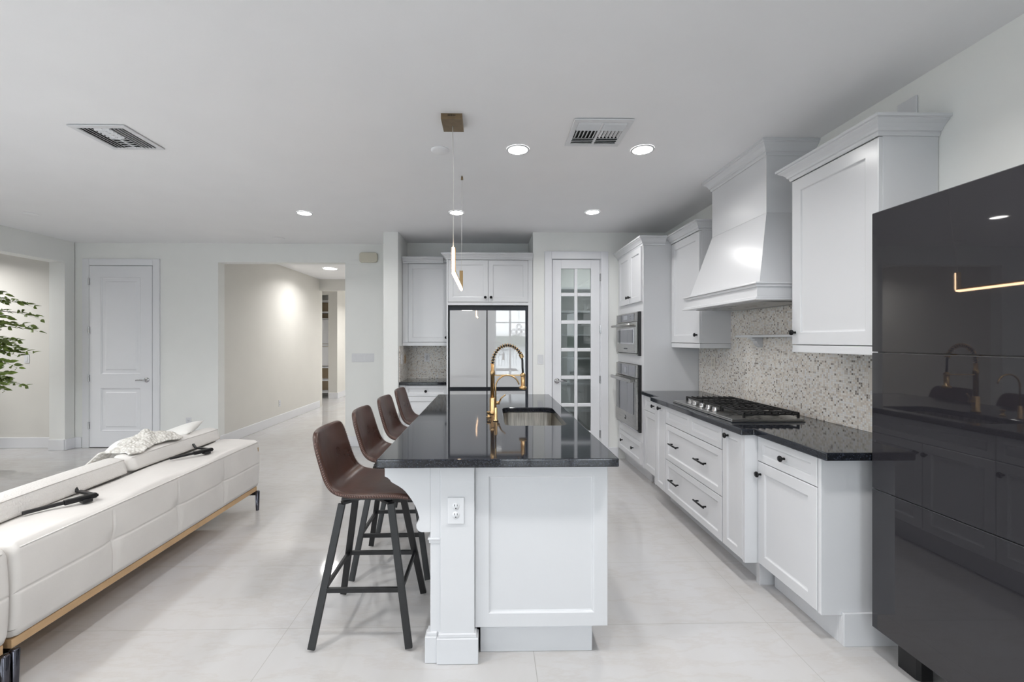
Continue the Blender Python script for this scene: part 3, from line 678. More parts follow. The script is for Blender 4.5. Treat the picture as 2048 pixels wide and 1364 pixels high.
# ------------------------------------------------------------------ island
IX0, IX1, IY0, IY1 = -0.245, 0.535, 1.945, 4.02
c = thing('kitchen_island', 'long white kitchen island base with panelled end, post and corbel', 'island', (0.15, 2.95, 0))
link('body', MB().box(IX0+0.022, IX1-0.022, IY0+0.022, IY1, 0.14, 0.66).box(IX0+0.022, 0.06, IY0+0.022, IY1, 0.66, CB-0.001).box(0.06, IX1-0.022, IY0+0.022, 2.55, 0.66, CB-0.001).box(0.06, IX1-0.022, 3.31, IY1, 0.66, CB-0.001).box(0.495, IX1-0.022, 2.55, 3.31, 0.66, CB-0.001), 'cab', c)
link('end_panel', MB().panel((-0.068, IY0+0.02, 0.14), X3, Z3, NY, IX1+0.068, CB-0.001-0.14, 0.02, 0.062), 'cab', c)
link('side_panel', boxm(IX0, IX0+0.02, IY0+0.03, IY1, 0.0, CB-0.001), 'cab', c)
tk = MB().box(-0.045, 0.474, IY0+0.04, IY0+0.06, 0.0, 0.115).box(-0.045, 0.470, IY0+0.046, IY0+0.06, 0.115, 0.139).box(0.455, 0.475, IY0+0.06, IY1-0.02, 0, 0.139)
link('toe_kick', tk, 'cab', c, bevel=0.003)
pf = 1.922
po = MB().box(-0.222, -0.069, pf, IY0+0.021, 0.0, CB-0.001).box(-0.268, -0.222, pf+0.012, IY0+0.03, 0.0, CB-0.001)
link('post', po, 'cab', c, bevel=0.003)
link('post_base', MB().box(-0.237, -0.052, pf-0.014, IY0+0.03, 0.001, 0.115).box(-0.230, -0.060, pf-0.008, IY0+0.03, 0.115, 0.132).box(-0.290, -0.237, pf-0.004, IY0+0.03, 0.001, 0.118).box(-0.282, -0.237, pf+0.002, IY0+0.03, 0.118, 0.134), 'cab', c, bevel=0.003)
link('post_cap', MB().box(-0.278, -0.2225, pf+0.004, IY0+0.03, 0.545, 0.553).box(-0.274, -0.2225, pf+0.008, IY0+0.03, 0.531, 0.545), 'cab', c, bevel=0.002)
cp = [(771.2, 937.5), (771.2, 951), (776, 953), (781, 957), (784, 962), (790, 965.5), (798, 970), (806, 975.5), (812, 981), (819, 990), (826, 1000), (832, 1011),
      (836, 1021), (839, 1032), (840, 1039), (836, 1042), (833.5, 1047), (834, 1054), (838, 1060), (844, 1062), (861, 1062)]
cs = [((x-980)/443, 1.44-(y-680)/443) for x, y in cp]
cs[0] = (cs[0][0], CB-0.002); cs += [(-0.2685, cs[-1][1]), (-0.2685, CB-0.002)]
link('corbel', MB().prism(cs, 'y', pf+0.014, pf+0.10), 'cab', c)
link('corbel', MB().prism([(max(-0.47, x+0.02), z) for x, z in cs[:-2]]+[(-0.2465, cs[-3][1]), (-0.2465, CB-0.002)], 'y', IY1-0.1, IY1-0.02), 'cab', c)
bbm = MB().box(IX0-0.016, IX0-0.001, IY0+0.031, IY1, 0.001, 0.12)
link('base_moulding', bbm, 'cab', c, bevel=0.003)
ys = [IY0+0.023, 2.45, 3.30, 3.66, IY1]
for i in range(4):
    y0, y1 = ys[i], ys[i+1]
    d = link('drawer', MB().panel((IX1-0.02, y0+0.002, 0.738), Y3, Z3, X3, y1-y0-0.004, 0.144, 0.02, 0.04), 'cab', c)
    if i == 1:
        ym_ = (y0+y1)/2
        for a, bq, ky in ((y0, ym_, ym_-0.03), (ym_, y1, ym_+0.03)):
            d = link('door', MB().panel((IX1-0.02, a+0.002, 0.145), Y3, Z3, X3, bq-a-0.004, 0.588, 0.02, 0.055), 'cab', c); knob((IX1, ky, 0.665), X3, d)
    else:
        knob((IX1, (y0+y1)/2, 0.81), X3, d)
        d = link('door', MB().panel((IX1-0.02, y0+0.002, 0.145), Y3, Z3, X3, y1-y0-0.004, 0.588, 0.02, 0.055), 'cab', c); knob((IX1, y1-0.04, 0.665), X3, d)
# island outlet
def outlet(name, O, U, N, label, parent=None, w=0.07, h=0.115, duplex=True, mt='plastic', cat='outlet', group=None):
    O = Vector(O); U = Vector(U); N = Vector(N); V = Vector(Z3)
    t = thing(name, label, cat, tuple(O), group) if parent is None else parent
    pl_ = link('plate', MB().frame(O-U*w/2-V*h/2+N*0.0008, U, V, N, w, h, 0.005), mt, t, bevel=0.002)
    if duplex:
        for dz in (0.0195, -0.0195):
            Q = O+V*dz+N*0.0058
            f = link('socket', MB().lathe([(0, 0), (0.0165, 0), (0.0155, 0.002), (0, 0.002)], Q, N, 20), mt, t)
            s_ = MB()
            for du in (-0.0063, 0.0063): s_.frame(Q+U*(du-0.0011)+V*0.001+N*0.002, U, V, N, 0.0022, 0.0085, 0.0006)
            s_.lathe([(0, 0), (0.0026, 0), (0.0026, 0.0006), (0, 0.0006)], Q-V*0.008+N*0.002, N, 10)
            link('slots', s_, 'dark', f)
    return t
def switch(O, U, N, n, label, mt='plastic'):
    O = Vector(O); U = Vector(U); N = Vector(N); V = Vector(Z3); w = 0.07+0.046*(n-1)
    t = thing('light_switch', label, 'switch', tuple(O))
    link('plate', MB().frame(O-U*w/2-V*0.0575+N*0.0008, U, V, N, w, 0.115, 0.005), mt, t, bevel=0.002)
    for i in range(n):
        q = O+U*((i-(n-1)/2)*0.046)
        link('rocker', MB().frame(q-U*0.0155-V*0.033+N*0.0058, U, V, N, 0.031, 0.066, 0.003), mt, t, bevel=0.0015)
    return t
outlet('outlet', (-0.152, pf, 0.680), X3, NY, 'white duplex outlet on the end post of the island', w=0.073, h=0.118)
# island countertop with sink cut-out
def rrect(x0, x1, y0, y1, r, n=6):
    pts = []
    for cx_, cy_, a0 in ((x1-r, y1-r, 0), (x0+r, y1-r, PI/2), (x0+r, y0+r, PI), (x1-r, y0+r, 3*PI/2)):
        for i in range(n+1): a = a0+PI/2*i/n; pts.append((cx_+r*math.cos(a), cy_+r*math.sin(a)))
    return pts
IT = (-0.490, 0.562, 1.858, 4.082); SK = (0.092, 0.470, 2.585, 3.275)
def slab_hole(outer, hole, z0, z1):
    # ring faces between outer rectangle (subdivided to match) and rounded hole
    cx_ = sum(p[0] for p in hole)/len(hole); cy_ = sum(p[1] for p in hole)/len(hole)
    ox0, ox1, oy0, oy1 = outer; n = len(hole); corners = [(ox1, oy1), (ox0, oy1), (ox0, oy0), (ox1, oy0)]
    bm = bmesh.new(); vs = {}
    for z in (z0, z1):
        ov = [bm.verts.new((x, y, z)) for x, y in corners]; hv = [bm.verts.new((x, y, z)) for x, y in hole]
        vs[z] = (ov, hv); q = n//4
        for k in range(4):
            seg = hv[k*q:(k+1)*q]
            for i in range(q-1): bm.faces.new((ov[k], seg[i+1], seg[i])) if True else None
            nx = hv[((k+1)*q) % n]
            bm.faces.new((ov[k], ov[(k+1) % 4], nx, seg[-1]))
    for i in range(4): bm.faces.new((vs[z0][0][i], vs[z0][0][(i+1) % 4], vs[z1][0][(i+1) % 4], vs[z1][0][i]))
    for i in range(n): bm.faces.new((vs[z0][1][i], vs[z0][1][(i+1) % n], vs[z1][1][(i+1) % n], vs[z1][1][i]))
    bmesh.ops.recalc_face_normals(bm, faces=bm.faces)
    mb = MB(); bm.verts.index_update(); mb.add([v.co[:] for v in bm.verts], [tuple(v.index for v in f.verts) for f in bm.faces]); bm.free(); return mb
o = link('island_countertop', slab_hole(IT, rrect(*SK, 0.06), CB, CT), 'granite', bevel=0.006, seg=3)
tag(o, 'polished black granite top of the kitchen island', 'countertop')
# sink
c = thing('sink', 'undermount stainless steel sink in the island countertop', 'sink', (0.28, 2.93, 0.7))
def sinkmesh():
    mb = MB(); rings = []
    lv = [(CB-0.0015, -0.015, 0.07), (CB-0.0015, -0.004, 0.062), (CB-0.02, -0.003, 0.06), (0.72, 0.006, 0.06), (0.695, 0.02, 0.06), (0.688, 0.05, 0.05), (0.684, 0.13, 0.04)]
    vs = []; fs = []
    for z, ins, r in lv:
        pts = rrect(SK[0]+ins, SK[1]-ins, SK[2]+ins, SK[3]-ins, r); n = len(pts); vs += [(x, y, z) for x, y in pts]
    for k in range(len(lv)-1):
        for i in range(n): fs.append((k*n+i, k*n+(i+1) % n, (k+1)*n+(i+1) % n, (k+1)*n+i))
    fs.append(tuple((len(lv)-1)*n+i for i in range(n)))
    mb.add(vs[:2*n], fs[:n]); mb.add(vs[n:], [tuple(i-n for i in f) for f in fs[n:]], True); return mb
link('basin', sinkmesh(), 'sink', c)
link('drain', MB().lathe([(0, 0), (0.045, 0), (0.045, 0.003), (0.03, 0.003), (0.028, 0.001), (0, 0.001)], (0.28, 2.93, 0.6845), Z3, 24), 'chrome', c)
# ---- faucets ----
bx, by = 0.018, 3.0
c = thing('kitchen_faucet', 'tall brushed gold spring-neck faucet beside the island sink', 'faucet', (bx, by, CT))
z0 = CT+0.001
link('base', MB().lathe([(0, 0), (0.027, 0), (0.027, 0.008), (0.0215, 0.012), (0.0215, 0.11), (0.017, 0.114), (0, 0.114)], (bx, by, z0), Z3, 24), 'gold', c)
link('column', MB().lathe([(0, 0), (0.0145, 0), (0.0145, 0.155), (0.0165, 0.158), (0.0165, 0.185), (0.012, 0.188), (0.0125, 0.235), (0, 0.235)], (bx, by, z0+0.114), Z3, 20), 'gold', c)
link('lever', MB().lathe([(0, 0), (0.012, 0), (0.012, 0.03), (0, 0.032)], (bx+0.018, by, z0+0.075), X3, 12).tube([(bx+0.045, by, z0+0.077), (bx+0.06, by-0.01, z0+0.11), (bx+0.09, by-0.02, z0+0.135)], [0.006, 0.005, 0.004], 8), 'gold', c)
zs_ = z0+0.349; R = 0.105
arc = [(bx+R-R*math.cos(a), by, zs_+R*1.22*math.sin(a)) for a in [PI*0.86*i/30 for i in range(31)]]
arc[0] = (bx, by, zs_)
ex, ez = arc[-1][0], arc[-1][2]
link('hose', MB().tube(arc+[(ex+0.008, by, ez-0.03), (ex+0.009, by, ez-0.08), (bx+0.212, by, z0+0.285)], 0.0075, 10), 'blackm', c)
hel = []; NT_ = 17; ND = 14
for i in range(NT_*ND+1):
    t = i/(NT_*ND); a = PI*0.86*t; u = 2*PI*NT_*t
    ce = Vector((bx+R-R*math.cos(a), by, zs_+R*1.22*math.sin(a))); nr = Vector((-math.cos(a), 0, math.sin(a))).normalized()
    hel.append(ce+nr*(0.0125*math.cos(u))+Vector((0, 1, 0))*(0.0125*math.sin(u)))
link('spring', MB().tube(hel, 0.0026, 6), 'gold', c)
link('collar', MB().cyl((ex-0.004, by, ez+0.012), (ex+0.006, by, ez-0.014), 0.015, 14), 'gold', c)
hx = bx+0.212
link('spray_head', MB().lathe([(0, 0), (0.026, 0), (0.027, 0.012), (0.024, 0.018), (0.0155, 0.021), (0.0155, 0.10), (0.012, 0.112), (0.009, 0.115), (0, 0.115)], (hx, by, z0+0.17), Z3, 20), 'gold', c)
link('holder_arm', MB().bar((bx+0.012, by, z0+0.268), (hx-0.012, by, z0+0.268), 0.008, 0.012).lathe([(0.0165, -0.008), (0.0185, -0.006), (0.0185, 0.006), (0.0165, 0.008)], (hx, by, z0+0.268), Z3, 16, caps=False), 'gold', c)
fx, fy = 0.036, 2.73
c = thing('filter_faucet', 'slim brushed gold curved faucet standing in front of the spring faucet', 'faucet', (fx, fy, CT))
link('base', MB().lathe([(0, 0), (0.018, 0), (0.018, 0.006), (0.0115, 0.010), (0.0115, 0.083), (0.007, 0.086), (0, 0.086)], (fx, fy, z0), Z3, 18), 'gold', c)
pa = [(fx, fy, z0+0.085), (fx, fy, z0+0.21)]+[(fx+0.075-0.075*math.cos(a), fy, z0+0.215+0.075*math.sin(a)) for a in [PI*0.93*i/20 for i in range(1, 21)]]
link('spout', MB().tube(pa, 0.0048, 10), 'gold', c)
link('lever', MB().tube([(fx-0.010, fy, z0+0.045), (fx-0.024, fy, z0+0.045), (fx-0.034, fy, z0+0.058)], [0.006, 0.006, 0.004], 8), 'gold', c)
c = thing('soap_dispenser', 'small brushed gold dispenser just behind the slim faucet on the island', 'dispenser', (-0.005, 2.86, CT))
link('button', MB().lathe([(0, 0), (0.016, 0), (0.016, 0.006), (0.010, 0.008), (0.010, 0.03), (0.014, 0.032), (0.014, 0.04), (0, 0.04)], (-0.008, 2.86, z0), Z3, 16), 'gold', c)

# ------------------------------------------------------------------ bar stools (face +X, towards the island)
from bisect import bisect
def spline(P, t):
    n = len(P)-1; x = t*n; i = min(int(x), n-1); f = x-i
    p0, p1, p2, p3 = P[max(i-1, 0)], P[i], P[i+1], P[min(i+2, n)]
    return tuple(0.5*((2*b)+(-a+c_)*f+(2*a-5*b+4*c_-d_)*f*f+(-a+3*b-3*c_+d_)*f**3) for a, b, c_, d_ in zip(p0, p1, p2, p3))
EP = [(-0.228, 1.002), (-0.206, 0.92), (-0.182, 0.84), (-0.157, 0.775), (-0.122, 0.733), (-0.07, 0.716), (0.0, 0.711), (0.08, 0.712), (0.15, 0.712), (0.205, 0.706), (0.232, 0.696)]
def shell_pt(t, v):
    ex_, ez_ = spline(EP, t)
    w = 0.207-0.012*max(0, (0.35-t)/0.35)
    r0 = 0.12
    if t < r0: k = (r0-t)/r0; w *= (1-0.22*(1-math.sqrt(max(0, 1-k*k))))
    if t > 1-r0: k = (t-(1-r0))/r0; w *= (1-0.22*(1-math.sqrt(max(0, 1-k*k))))
    s_ = 2*v-1; d_ = (1-s_*s_)
    bk = max(0, min(1, (0.42-t)/0.15)); st = 1-bk
    cr = math.exp(-((t-0.36)/0.09)**2)
    return Vector((ex_-0.030*bk*d_-0.020*cr*d_, w*s_, ez_-0.022*st*d_-0.016*cr*d_))
def make_stool():
    t = thing('bar_stool', '', 'stool', (0, 0, 0), 'brown leather bar stools along the island')
    mb = MB(); mb.grid(lambda u, v: shell_pt(u, v), 34, 17)
    s_ = link('seat_shell', mb, 'leather', t, solid=0.026, subsurf=1)
    s_.modifiers['solid'].offset = 0
    # reorder: bevelled rim comes from the subdivision
    st = MB()
    for side in (0.0, 1.0):
        N = 58
        for i in range(N):
            u = 0.06+0.88*i/N
            a = shell_pt(u, side); b_ = shell_pt(u+0.007, side); oy = -0.0015 if side == 0 else 0.0015
            tdir = (b_-a).normalized(); nn = Vector((-tdir.z, 0, tdir.x))
            st.tube([a+nn*0.006+Vector((0, oy*4, 0)), a+nn*(-0.003)+tdir*0.004+Vector((0, oy*4, 0))], 0.0011, 5)
    link('stitching', st, 'stitch', t)
    pm = MB(); pm.box(-0.12, 0.12, -0.12, 0.12, 0.664, 0.672)
    link('seat_plate', pm, 'blackm', t)
    Zt = 0.664; tops = {}
    for sx in (-1, 1):
        for sy in (-1, 1):
            a = Vector((sx*0.118, sy*0.118, Zt-0.018)); b_ = Vector((sx*0.2245, sy*0.218, 0.012))
            lg = MB(); lg.bar(a, b_, 0.034, 0.016, up=(1, 0, 0)); tops[(sx, sy)] = (a, b_)
            lg.v = [(x, y, max(z, 0.001)) if z < 0.03 else (x, y, z) for x, y, z in lg.v]
            link('leg', lg, 'blackm', t, bevel=0.002)
            link('leg_arm', MB().bar((sx*0.03, sy*0.05, Zt-0.008), (a.x, a.y, Zt-0.014), 0.012, 0.034), 'blackm', t)
    def at(k, z): a, b_ = tops[k]; f = (a.z-z)/(a.z-b_.z); return a+(b_-a)*f
    q = [at((-1, -1), 0.262), at((1, -1), 0.262), at((1, 1), 0.262), at((-1, 1), 0.262)]
    for i in range(4):
        p_, r_ = q[i], q[(i+1) % 4]; dd_ = (r_-p_).normalized()*0.010
        link('footrest_bar', MB().bar(p_+dd_, r_-dd_, 0.022, 0.014), 'blackm', t, bevel=0.001)
    return t
st0 = make_stool()
LB = ['brown leather bar stool nearest the camera at the island corner', 'brown leather bar stool second from the camera along the island',
      'brown leather bar stool third from the camera along the island', 'brown leather bar stool furthest from the camera along the island']
for i, (x, y) in enumerate(((-0.600, 2.218), (-0.598, 2.785), (-0.590, 3.345), (-0.585, 3.90))):
    s_ = st0 if i == 0 else copy_tree(st0)
    s_.location = (x, y, 0); s_['label'] = LB[i]; s_.rotation_euler = (0, 0, (0, 0.01, -0.01, 0.0)[i])

# ------------------------------------------------------------------ sofa
SX = -1.955
def sofa_module(y0, y1, label, tufts, near):
    t = thing('sofa', label, 'sofa', (SX-0.5, (y0+y1)/2, 0), 'modules of the white leather sofa')
    ZB, ZT = 0.205, 0.600
    def rr(v): return v
    def seam(y, z, flat=False):
        g = 0.0
        for ty in tufts:
            g += 0.006*math.exp(-((y-ty)/0.0055)**2)*math.exp(-((z-0.40)/0.17)**4)
            g += 0.014*math.exp(-(((y-ty)/0.05)**2+((z-0.40)/0.045)**2))
            g += 0.007*math.exp(-((y-ty-0.012)/0.018)**2)*max(0, math.sin(PI*min(1, max(0, (0.40-z)/0.17))))
        g += 0.005*math.exp(-((z-0.40)/0.005)**2)
        return g
    prof = []   # x outward offset, z for the back frame cross-section (outer face)
    # back frame: closed loop in (x, z)
    loop = []
    nz = 76
    for i in range(nz+1): z = ZB+0.03+(ZT-0.045-ZB-0.03)*i/nz; loop.append((SX+0.008*math.sin(PI*i/nz), z, 1))
    for i in range(1, 8): a = PI/2*i/8; loop.append((SX-0.04+0.04*math.cos(a), ZT-0.045+0.045*math.sin(a), 0))
    for i in range(12): loop.append((SX-0.04-0.26*i/11, ZT+0.006*math.sin(PI*i/11), 0))
    loop += [(SX-0.32, ZT-0.02, 0), (SX-0.33, ZT-0.08, 0), (SX-0.33, 0.25, 0), (SX-0.31, ZB, 0), (SX-0.03, ZB, 0), (SX-0.008, ZB+0.008, 0)]
    ny = 420; vs = []; n = len(loop)
    for j in range(ny+1):
        f = j/ny; y = y0+(y1-y0)*f
        e0 = min(y-y0, y1-y); k = 0 if e0 > 0.03 else (1-math.sqrt(max(0, 1-(1-e0/0.03)**2)))
        for x, z, fl in loop:
            xx, zz = x, z
            if fl: xx -= seam(y, z)
            cx_, cz_ = SX-0.165, 0.40
            ix = 0.024*k
            xx = xx+(-ix if xx > cx_ else ix); zz = zz-(ix if zz > cz_ else 0)+(ix if zz < 0.24 else 0)
            if not fl and z > ZT-0.01: zz += 0.004*math.sin(y*9+x*11)
            vs.append((xx, y, zz))
    fs = [(j*n+i, j*n+(i+1) % n, (j+1)*n+(i+1) % n, (j+1)*n+i) for j in range(ny) for i in range(n)]
    fs += [tuple(range(n)), tuple(ny*n+i for i in range(n-1, -1, -1))]
    link('back_frame', MB().add(vs, fs, True), 'sofa', t)
    # welt along top outer edge
    link('piping', MB().tube([(SX-0.004, y0+0.03, ZT-0.022), (SX-0.002, (y0+y1)/2, ZT-0.022), (SX-0.004, y1-0.03, ZT-0.022)], 0.0028, 6), 'sofa', t)
    link('seat_base', boxm(SX-0.98, SX-0.335, y0+0.004, y1-0.004, 0.205, 0.30), 'sofa', t, bevel=0.02, seg=3)
    L = (y1-y0)/2
    for i in range(2):
        a, bq = y0+L*i+0.004, y0+L*(i+1)-0.004
        link('seat_cushion', boxm(SX-0.99, SX-0.335, a, bq, 0.302, 0.44), 'sofa', t, bevel=0.045, seg=4)
    link('wood_rail', boxm(SX-0.97, SX-0.018, y0+0.012, y1-0.012, 0.166, 0.203), 'wood', t, bevel=0.002)
    for xx, yy in ((SX-0.012, y1-0.014), (SX-0.012, y0+0.016), (SX-0.93, y1-0.04), (SX-0.93, y0+0.04)):
        link('leg', MB().lathe([(0, 0), (0.013, 0), (0.013, 0.002), (0.018, 0.158), (0.013, 0.164), (0, 0.165)], (xx, yy, 0.0), Z3, 14).box(min(xx, xx+(0 if xx < SX-0.5 else -0.12)), max(xx, xx+(0.12 if xx < SX-0.5 else 0)), yy-0.012, yy+0.012, 0.130, 0.162), 'gunmetal', t)
    return t
s1 = sofa_module(1.80, 3.69, 'white leather sofa section with tufted back and oak rail, seen from behind', (2.27, 2.735, 3.20), False)
s2 = sofa_module(0.2, 1.793, 'white leather sofa section cut off by the lower left corner', (0.9, 1.35), True)
link('care_label', boxm(SX-0.002, SX+0.004, 3.652, 3.664, 0.50, 0.535), 'gold', s1)
def pad(y0, y1, parent, m, dx=0.0):
    n = 28; loop = []
    base = [(-2.29, 0.606), (-2.262, 0.608), (-2.252, 0.616), (-2.252, 0.63), (-2.262, 0.662), (-2.270, 0.684), (-2.275, 0.693), (-2.284, 0.699), (-2.31, 0.706), (-2.345, 0.709), (-2.375, 0.706), (-2.388, 0.698), (-2.395, 0.68), (-2.40, 0.60), (-2.39, 0.46), (-2.37, 0.445), (-2.30, 0.445)]
    vs = []; ny = 40; k = len(base)
    for j in range(ny+1):
        y = y0+(y1-y0)*j/ny; e0 = min(y-y0, y1-y); q = 0 if e0 > 0.03 else (1-math.sqrt(max(0, 1-(1-e0/0.03)**2)))
        for x, z in base:
            cx_, cz_ = -2.33, 0.64
            vs.append((x+dx*(1-(y-y0)/(y1-y0))+(cx_-x)*0.45*q, y, z+(cz_-z)*0.22*q+0.004*math.sin(PI*(y-y0)/(y1-y0))*(z > 0.65)))
    fs = [(j*k+i, j*k+(i+1) % k, (j+1)*k+(i+1) % k, (j+1)*k+i) for j in range(ny) for i in range(k)]
    fs += [tuple(range(k)), tuple(ny*k+i for i in range(k-1, -1, -1))]
    o = link('headrest_cushion', MB().add(vs, fs, True), m, parent)
    link('piping', MB().tube([(-2.274+dx*(1-t_), y0+0.02+(y1-y0-0.04)*t_, 0.6945+0.004*math.sin(PI*t_)) for t_ in [i/12 for i in range(13)]], 0.0026, 6), 'sofa', o)
    return o
p2 = pad(2.755, 3.655, s1, 'sofa'); p1 = pad(1.83, 2.735, s1, 'sofaw', 0.045)
for pp, dy, a in ((p1, 0.0, 0), (p2, 0.935, 0)):
    mb = MB(); z = 0.628
    mb.bar((-2.202, 2.065+dy, z-0.004), (-2.106, 2.19+dy, z+0.004), 0.016, 0.018)
    mb.bar((-2.112, 2.172+dy, z+0.004), (-2.055, 2.285+dy, z+0.004), 0.024, 0.024)
    mb.bar((-2.050, 2.28+dy, z+0.002), (-2.215, 2.36+dy, z-0.004), 0.014, 0.020)
    mb.bar((-2.222, 2.360+dy, z-0.008), (-2.255, 2.375+dy, z+0.022), 0.012, 0.016)
    mb.bar((-2.078, 2.225+dy, z-0.010), (-2.060, 2.262+dy, z-0.010), 0.018, 0.040)
    link('recline_bracket', mb, 'blackm', s1, bevel=0.003)
# second module headrest outside the frame, kept for side views
pad(0.3, 1.70, s2, 'sofa')
def pillow(name, label, cx_, cy_, cz_, w, h, th, rot, m, cat='pillow', group=None, soft=0.0):
    mb = MB(); nn = 17; R = Matrix.Rotation(rot[2], 3, 'Z') @ Matrix.Rotation(rot[1], 3, 'Y') @ Matrix.Rotation(rot[0], 3, 'X')
    for sg in (1, -1):
        def fn(u, v, sg=sg):
            a, b_ = 2*u-1, 2*v-1
            k = (1-abs(a)**3.2)*(1-abs(b_)**3.2)
            px_ = w/2*a*(1-0.05*(1-b_*b_)); py_ = h/2*b_*(1-0.05*(1-a*a)); pz = sg*th/2*max(0, k)**0.55
            pz += soft*math.sin(9*a+4*b_)*math.cos(7*b_)*(0.5 if sg > 0 else 0)*max(0, k)
            return R @ Vector((px_, py_, pz))+Vector((cx_, cy_, cz_))
        mb.grid(fn, nn, nn)
    o = link(name, mb, m); 
    bm = bmesh.new(); bm.from_mesh(o.data); bmesh.ops.remove_doubles(bm, verts=bm.verts, dist=0.0008); bmesh.ops.recalc_face_normals(bm, faces=bm.faces); bm.to_mesh(o.data); bm.free()
    return tag(o, label, cat, group)
pillow('throw_pillow', 'white throw pillow leaning at the far end of the sofa seat', -2.545, 3.47, 0.672, 0.40, 0.36, 0.09, (0.10, -0.36, 0.30), 'linen')
pillow('throw_pillow', 'white pillow with rounded corner, half under the lace throw', -2.565, 3.06, 0.655, 0.28, 0.32, 0.12, (0.0, -0.80, 0.0), 'linen')
# throw
mb = MB()
def thr(u, v):
    x = -2.285-0.27*u+0.02*math.sin(v*9); y = 2.765+0.47*v+0.03*math.sin(u*5)
    lump = math.exp(-((u-0.45)/0.38)**2)*math.exp(-((v-0.62)/0.36)**2)
    z = 0.717+0.070*lump+0.009*lump*(math.sin(u*21+v*9)+math.sin(v*31-u*8)+math.sin(u*13-v*17))+0.004*math.sin(v*27+u*12)-0.16*max(0, u-0.68)*(1.6)-0.05*max(0, 0.15-u)
    return (x, y, z)
mb.grid(thr, 40, 44)
o = link('throw_blanket', mb, 'lace', solid=0.012, subsurf=1); tag(o, 'white lace throw bunched over the back of the sofa', 'throw')

# ------------------------------------------------------------------ pendant
px = -0.222
c = thing('pendant_light', 'slim gold linear pendant with glowing tube over the island', 'pendant light', (px, 2.95, H))
link('canopy', boxm(px-0.060, px+0.062, 2.474, 2.628, H-0.034, H-0.001), 'bronze', c, bevel=0.001)
ho = MB()
for i in range(5): ho.lathe([(0, 0), (0.0032, 0), (0.0032, 0.0008), (0, 0.0008)], (px-0.018+i*0.0095, 2.4735, H-0.012), NY, 8)
link('vent_holes', ho, 'dark', c)
link('cord', MB().tube([(px, 2.56, H-0.034), (px+0.004, 2.575, 2.45), (px+0.001, 2.60, 2.2), (px, 2.605, 2.003)], 0.0022, 6), 'cord', c)
link('anchor', MB().lathe([(0, 0), (0.010, 0), (0.008, 0.02), (0.004, 0.03), (0, 0.03)], (px, 3.42, H-0.031), Z3, 12), 'bronze', c)
link('wire', MB().tube([(px, 3.42, H-0.03), (px, 3.335, 1.975)], 0.0012, 6), 'cord', c)
tz, bz = 2.0, 1.848; ya_, yb_ = 2.605, 3.335
ch = MB(); w_ = 0.012
ch.bar((px, ya_+0.007, tz), (px, ya_+0.007, bz+0.01), 0.014, 0.024, up=Y3)
ch.bar((px, ya_+0.004, bz+0.010), (px, yb_-0.004, bz-0.005), 0.014, 0.024)
ch.bar((px, yb_-0.006, bz-0.012), (px, yb_-0.006, 1.975), 0.014, 0.026, up=Y3)
link('channel', ch, 'gold', c)
tb = [(px, ya_-0.008, tz-0.002), (px, ya_-0.008, bz+0.02), (px, ya_-0.006, bz+0.004), (px, ya_+0.004, bz-0.006), (px, yb_-0.012, bz-0.021), (px, yb_+0.006, bz-0.017), (px, yb_+0.010, bz-0.004), (px, yb_+0.010, 1.972)]
link('led_tube', MB().tube(tb, 0.0085, 8), 'ledtube', c)

# ------------------------------------------------------------------ ceiling lights
def downlight(x, y, label, r=0.078, power=LAMP_W, z=H):
    t = thing('ceiling_light', label, 'ceiling light', (x, y, z), 'recessed ceiling lights')
    link('trim_ring', MB().lathe([(r-0.012, 0.004), (r-0.012, 0), (r, 0.001), (r, 0.006)], (x, y, z-0.0065), Z3, 32, caps=False), 'plastic', t)
    link('diffuser', MB().lathe([(0, 0), (r-0.012, 0), (r-0.012, 0.004), (0, 0.004)], (x, y, z-0.0052), Z3, 32, smooth=False), 'lamp', t)
    l = bpy.data.lights.new('downlight_lamp', 'AREA'); l.shape = 'DISK'; l.size = 2*r; l.energy = power; l.color = (1, 0.99, 0.97); l.spread = 2.6
    lo_ = bpy.data.objects.new('downlight_lamp', l); COL.objects.link(lo_); lo_.location = (0, 0, -0.012); lo_.parent = t
    return t
LP = [(0.191, 2.938, 'round recessed light left of the square vent above the island'), (1.043, 2.922, 'round recessed light right of the square vent, in front of the hood'),
      (-1.903, 4.449, 'round recessed light nearest the hallway opening'), (-0.342, 4.402, 'round recessed light behind the pendant cord'), (1.043, 4.358, 'round recessed light in front of the pantry door'),]
for x, y, lb in LP: downlight(x, y, lb)
downlight(-2.915, 7.893, 'round recessed light inside the hallway', r=0.13, power=13)
for x, y, m_ in ((0.19, 1.2, 1.0), (1.04, 1.2, 2.4), (0.19, -0.8, 0.3), (1.04, -0.8, 0.3), (-1.4, 1.3, 2.3), (-2.8, 1.5, 1.8), (-2.9, 0.4, 1.6), (-2.0, -1.4, 1.6),
                 (-4.5, 1.5, 3.2), (-4.6, 0.2, 3.0), (-4.6, -1.6, 3.0), (-6.9, 5.0, 4.8), (1.35, 5.7, 0.6), (-2.4, 10.6, 5.0)):  # unseen lamps, added to brighten and even out the rooms
    downlight(x, y, 'added unseen fill lamp hidden from view by walls or the frame edge', power=LAMP_W*m_)
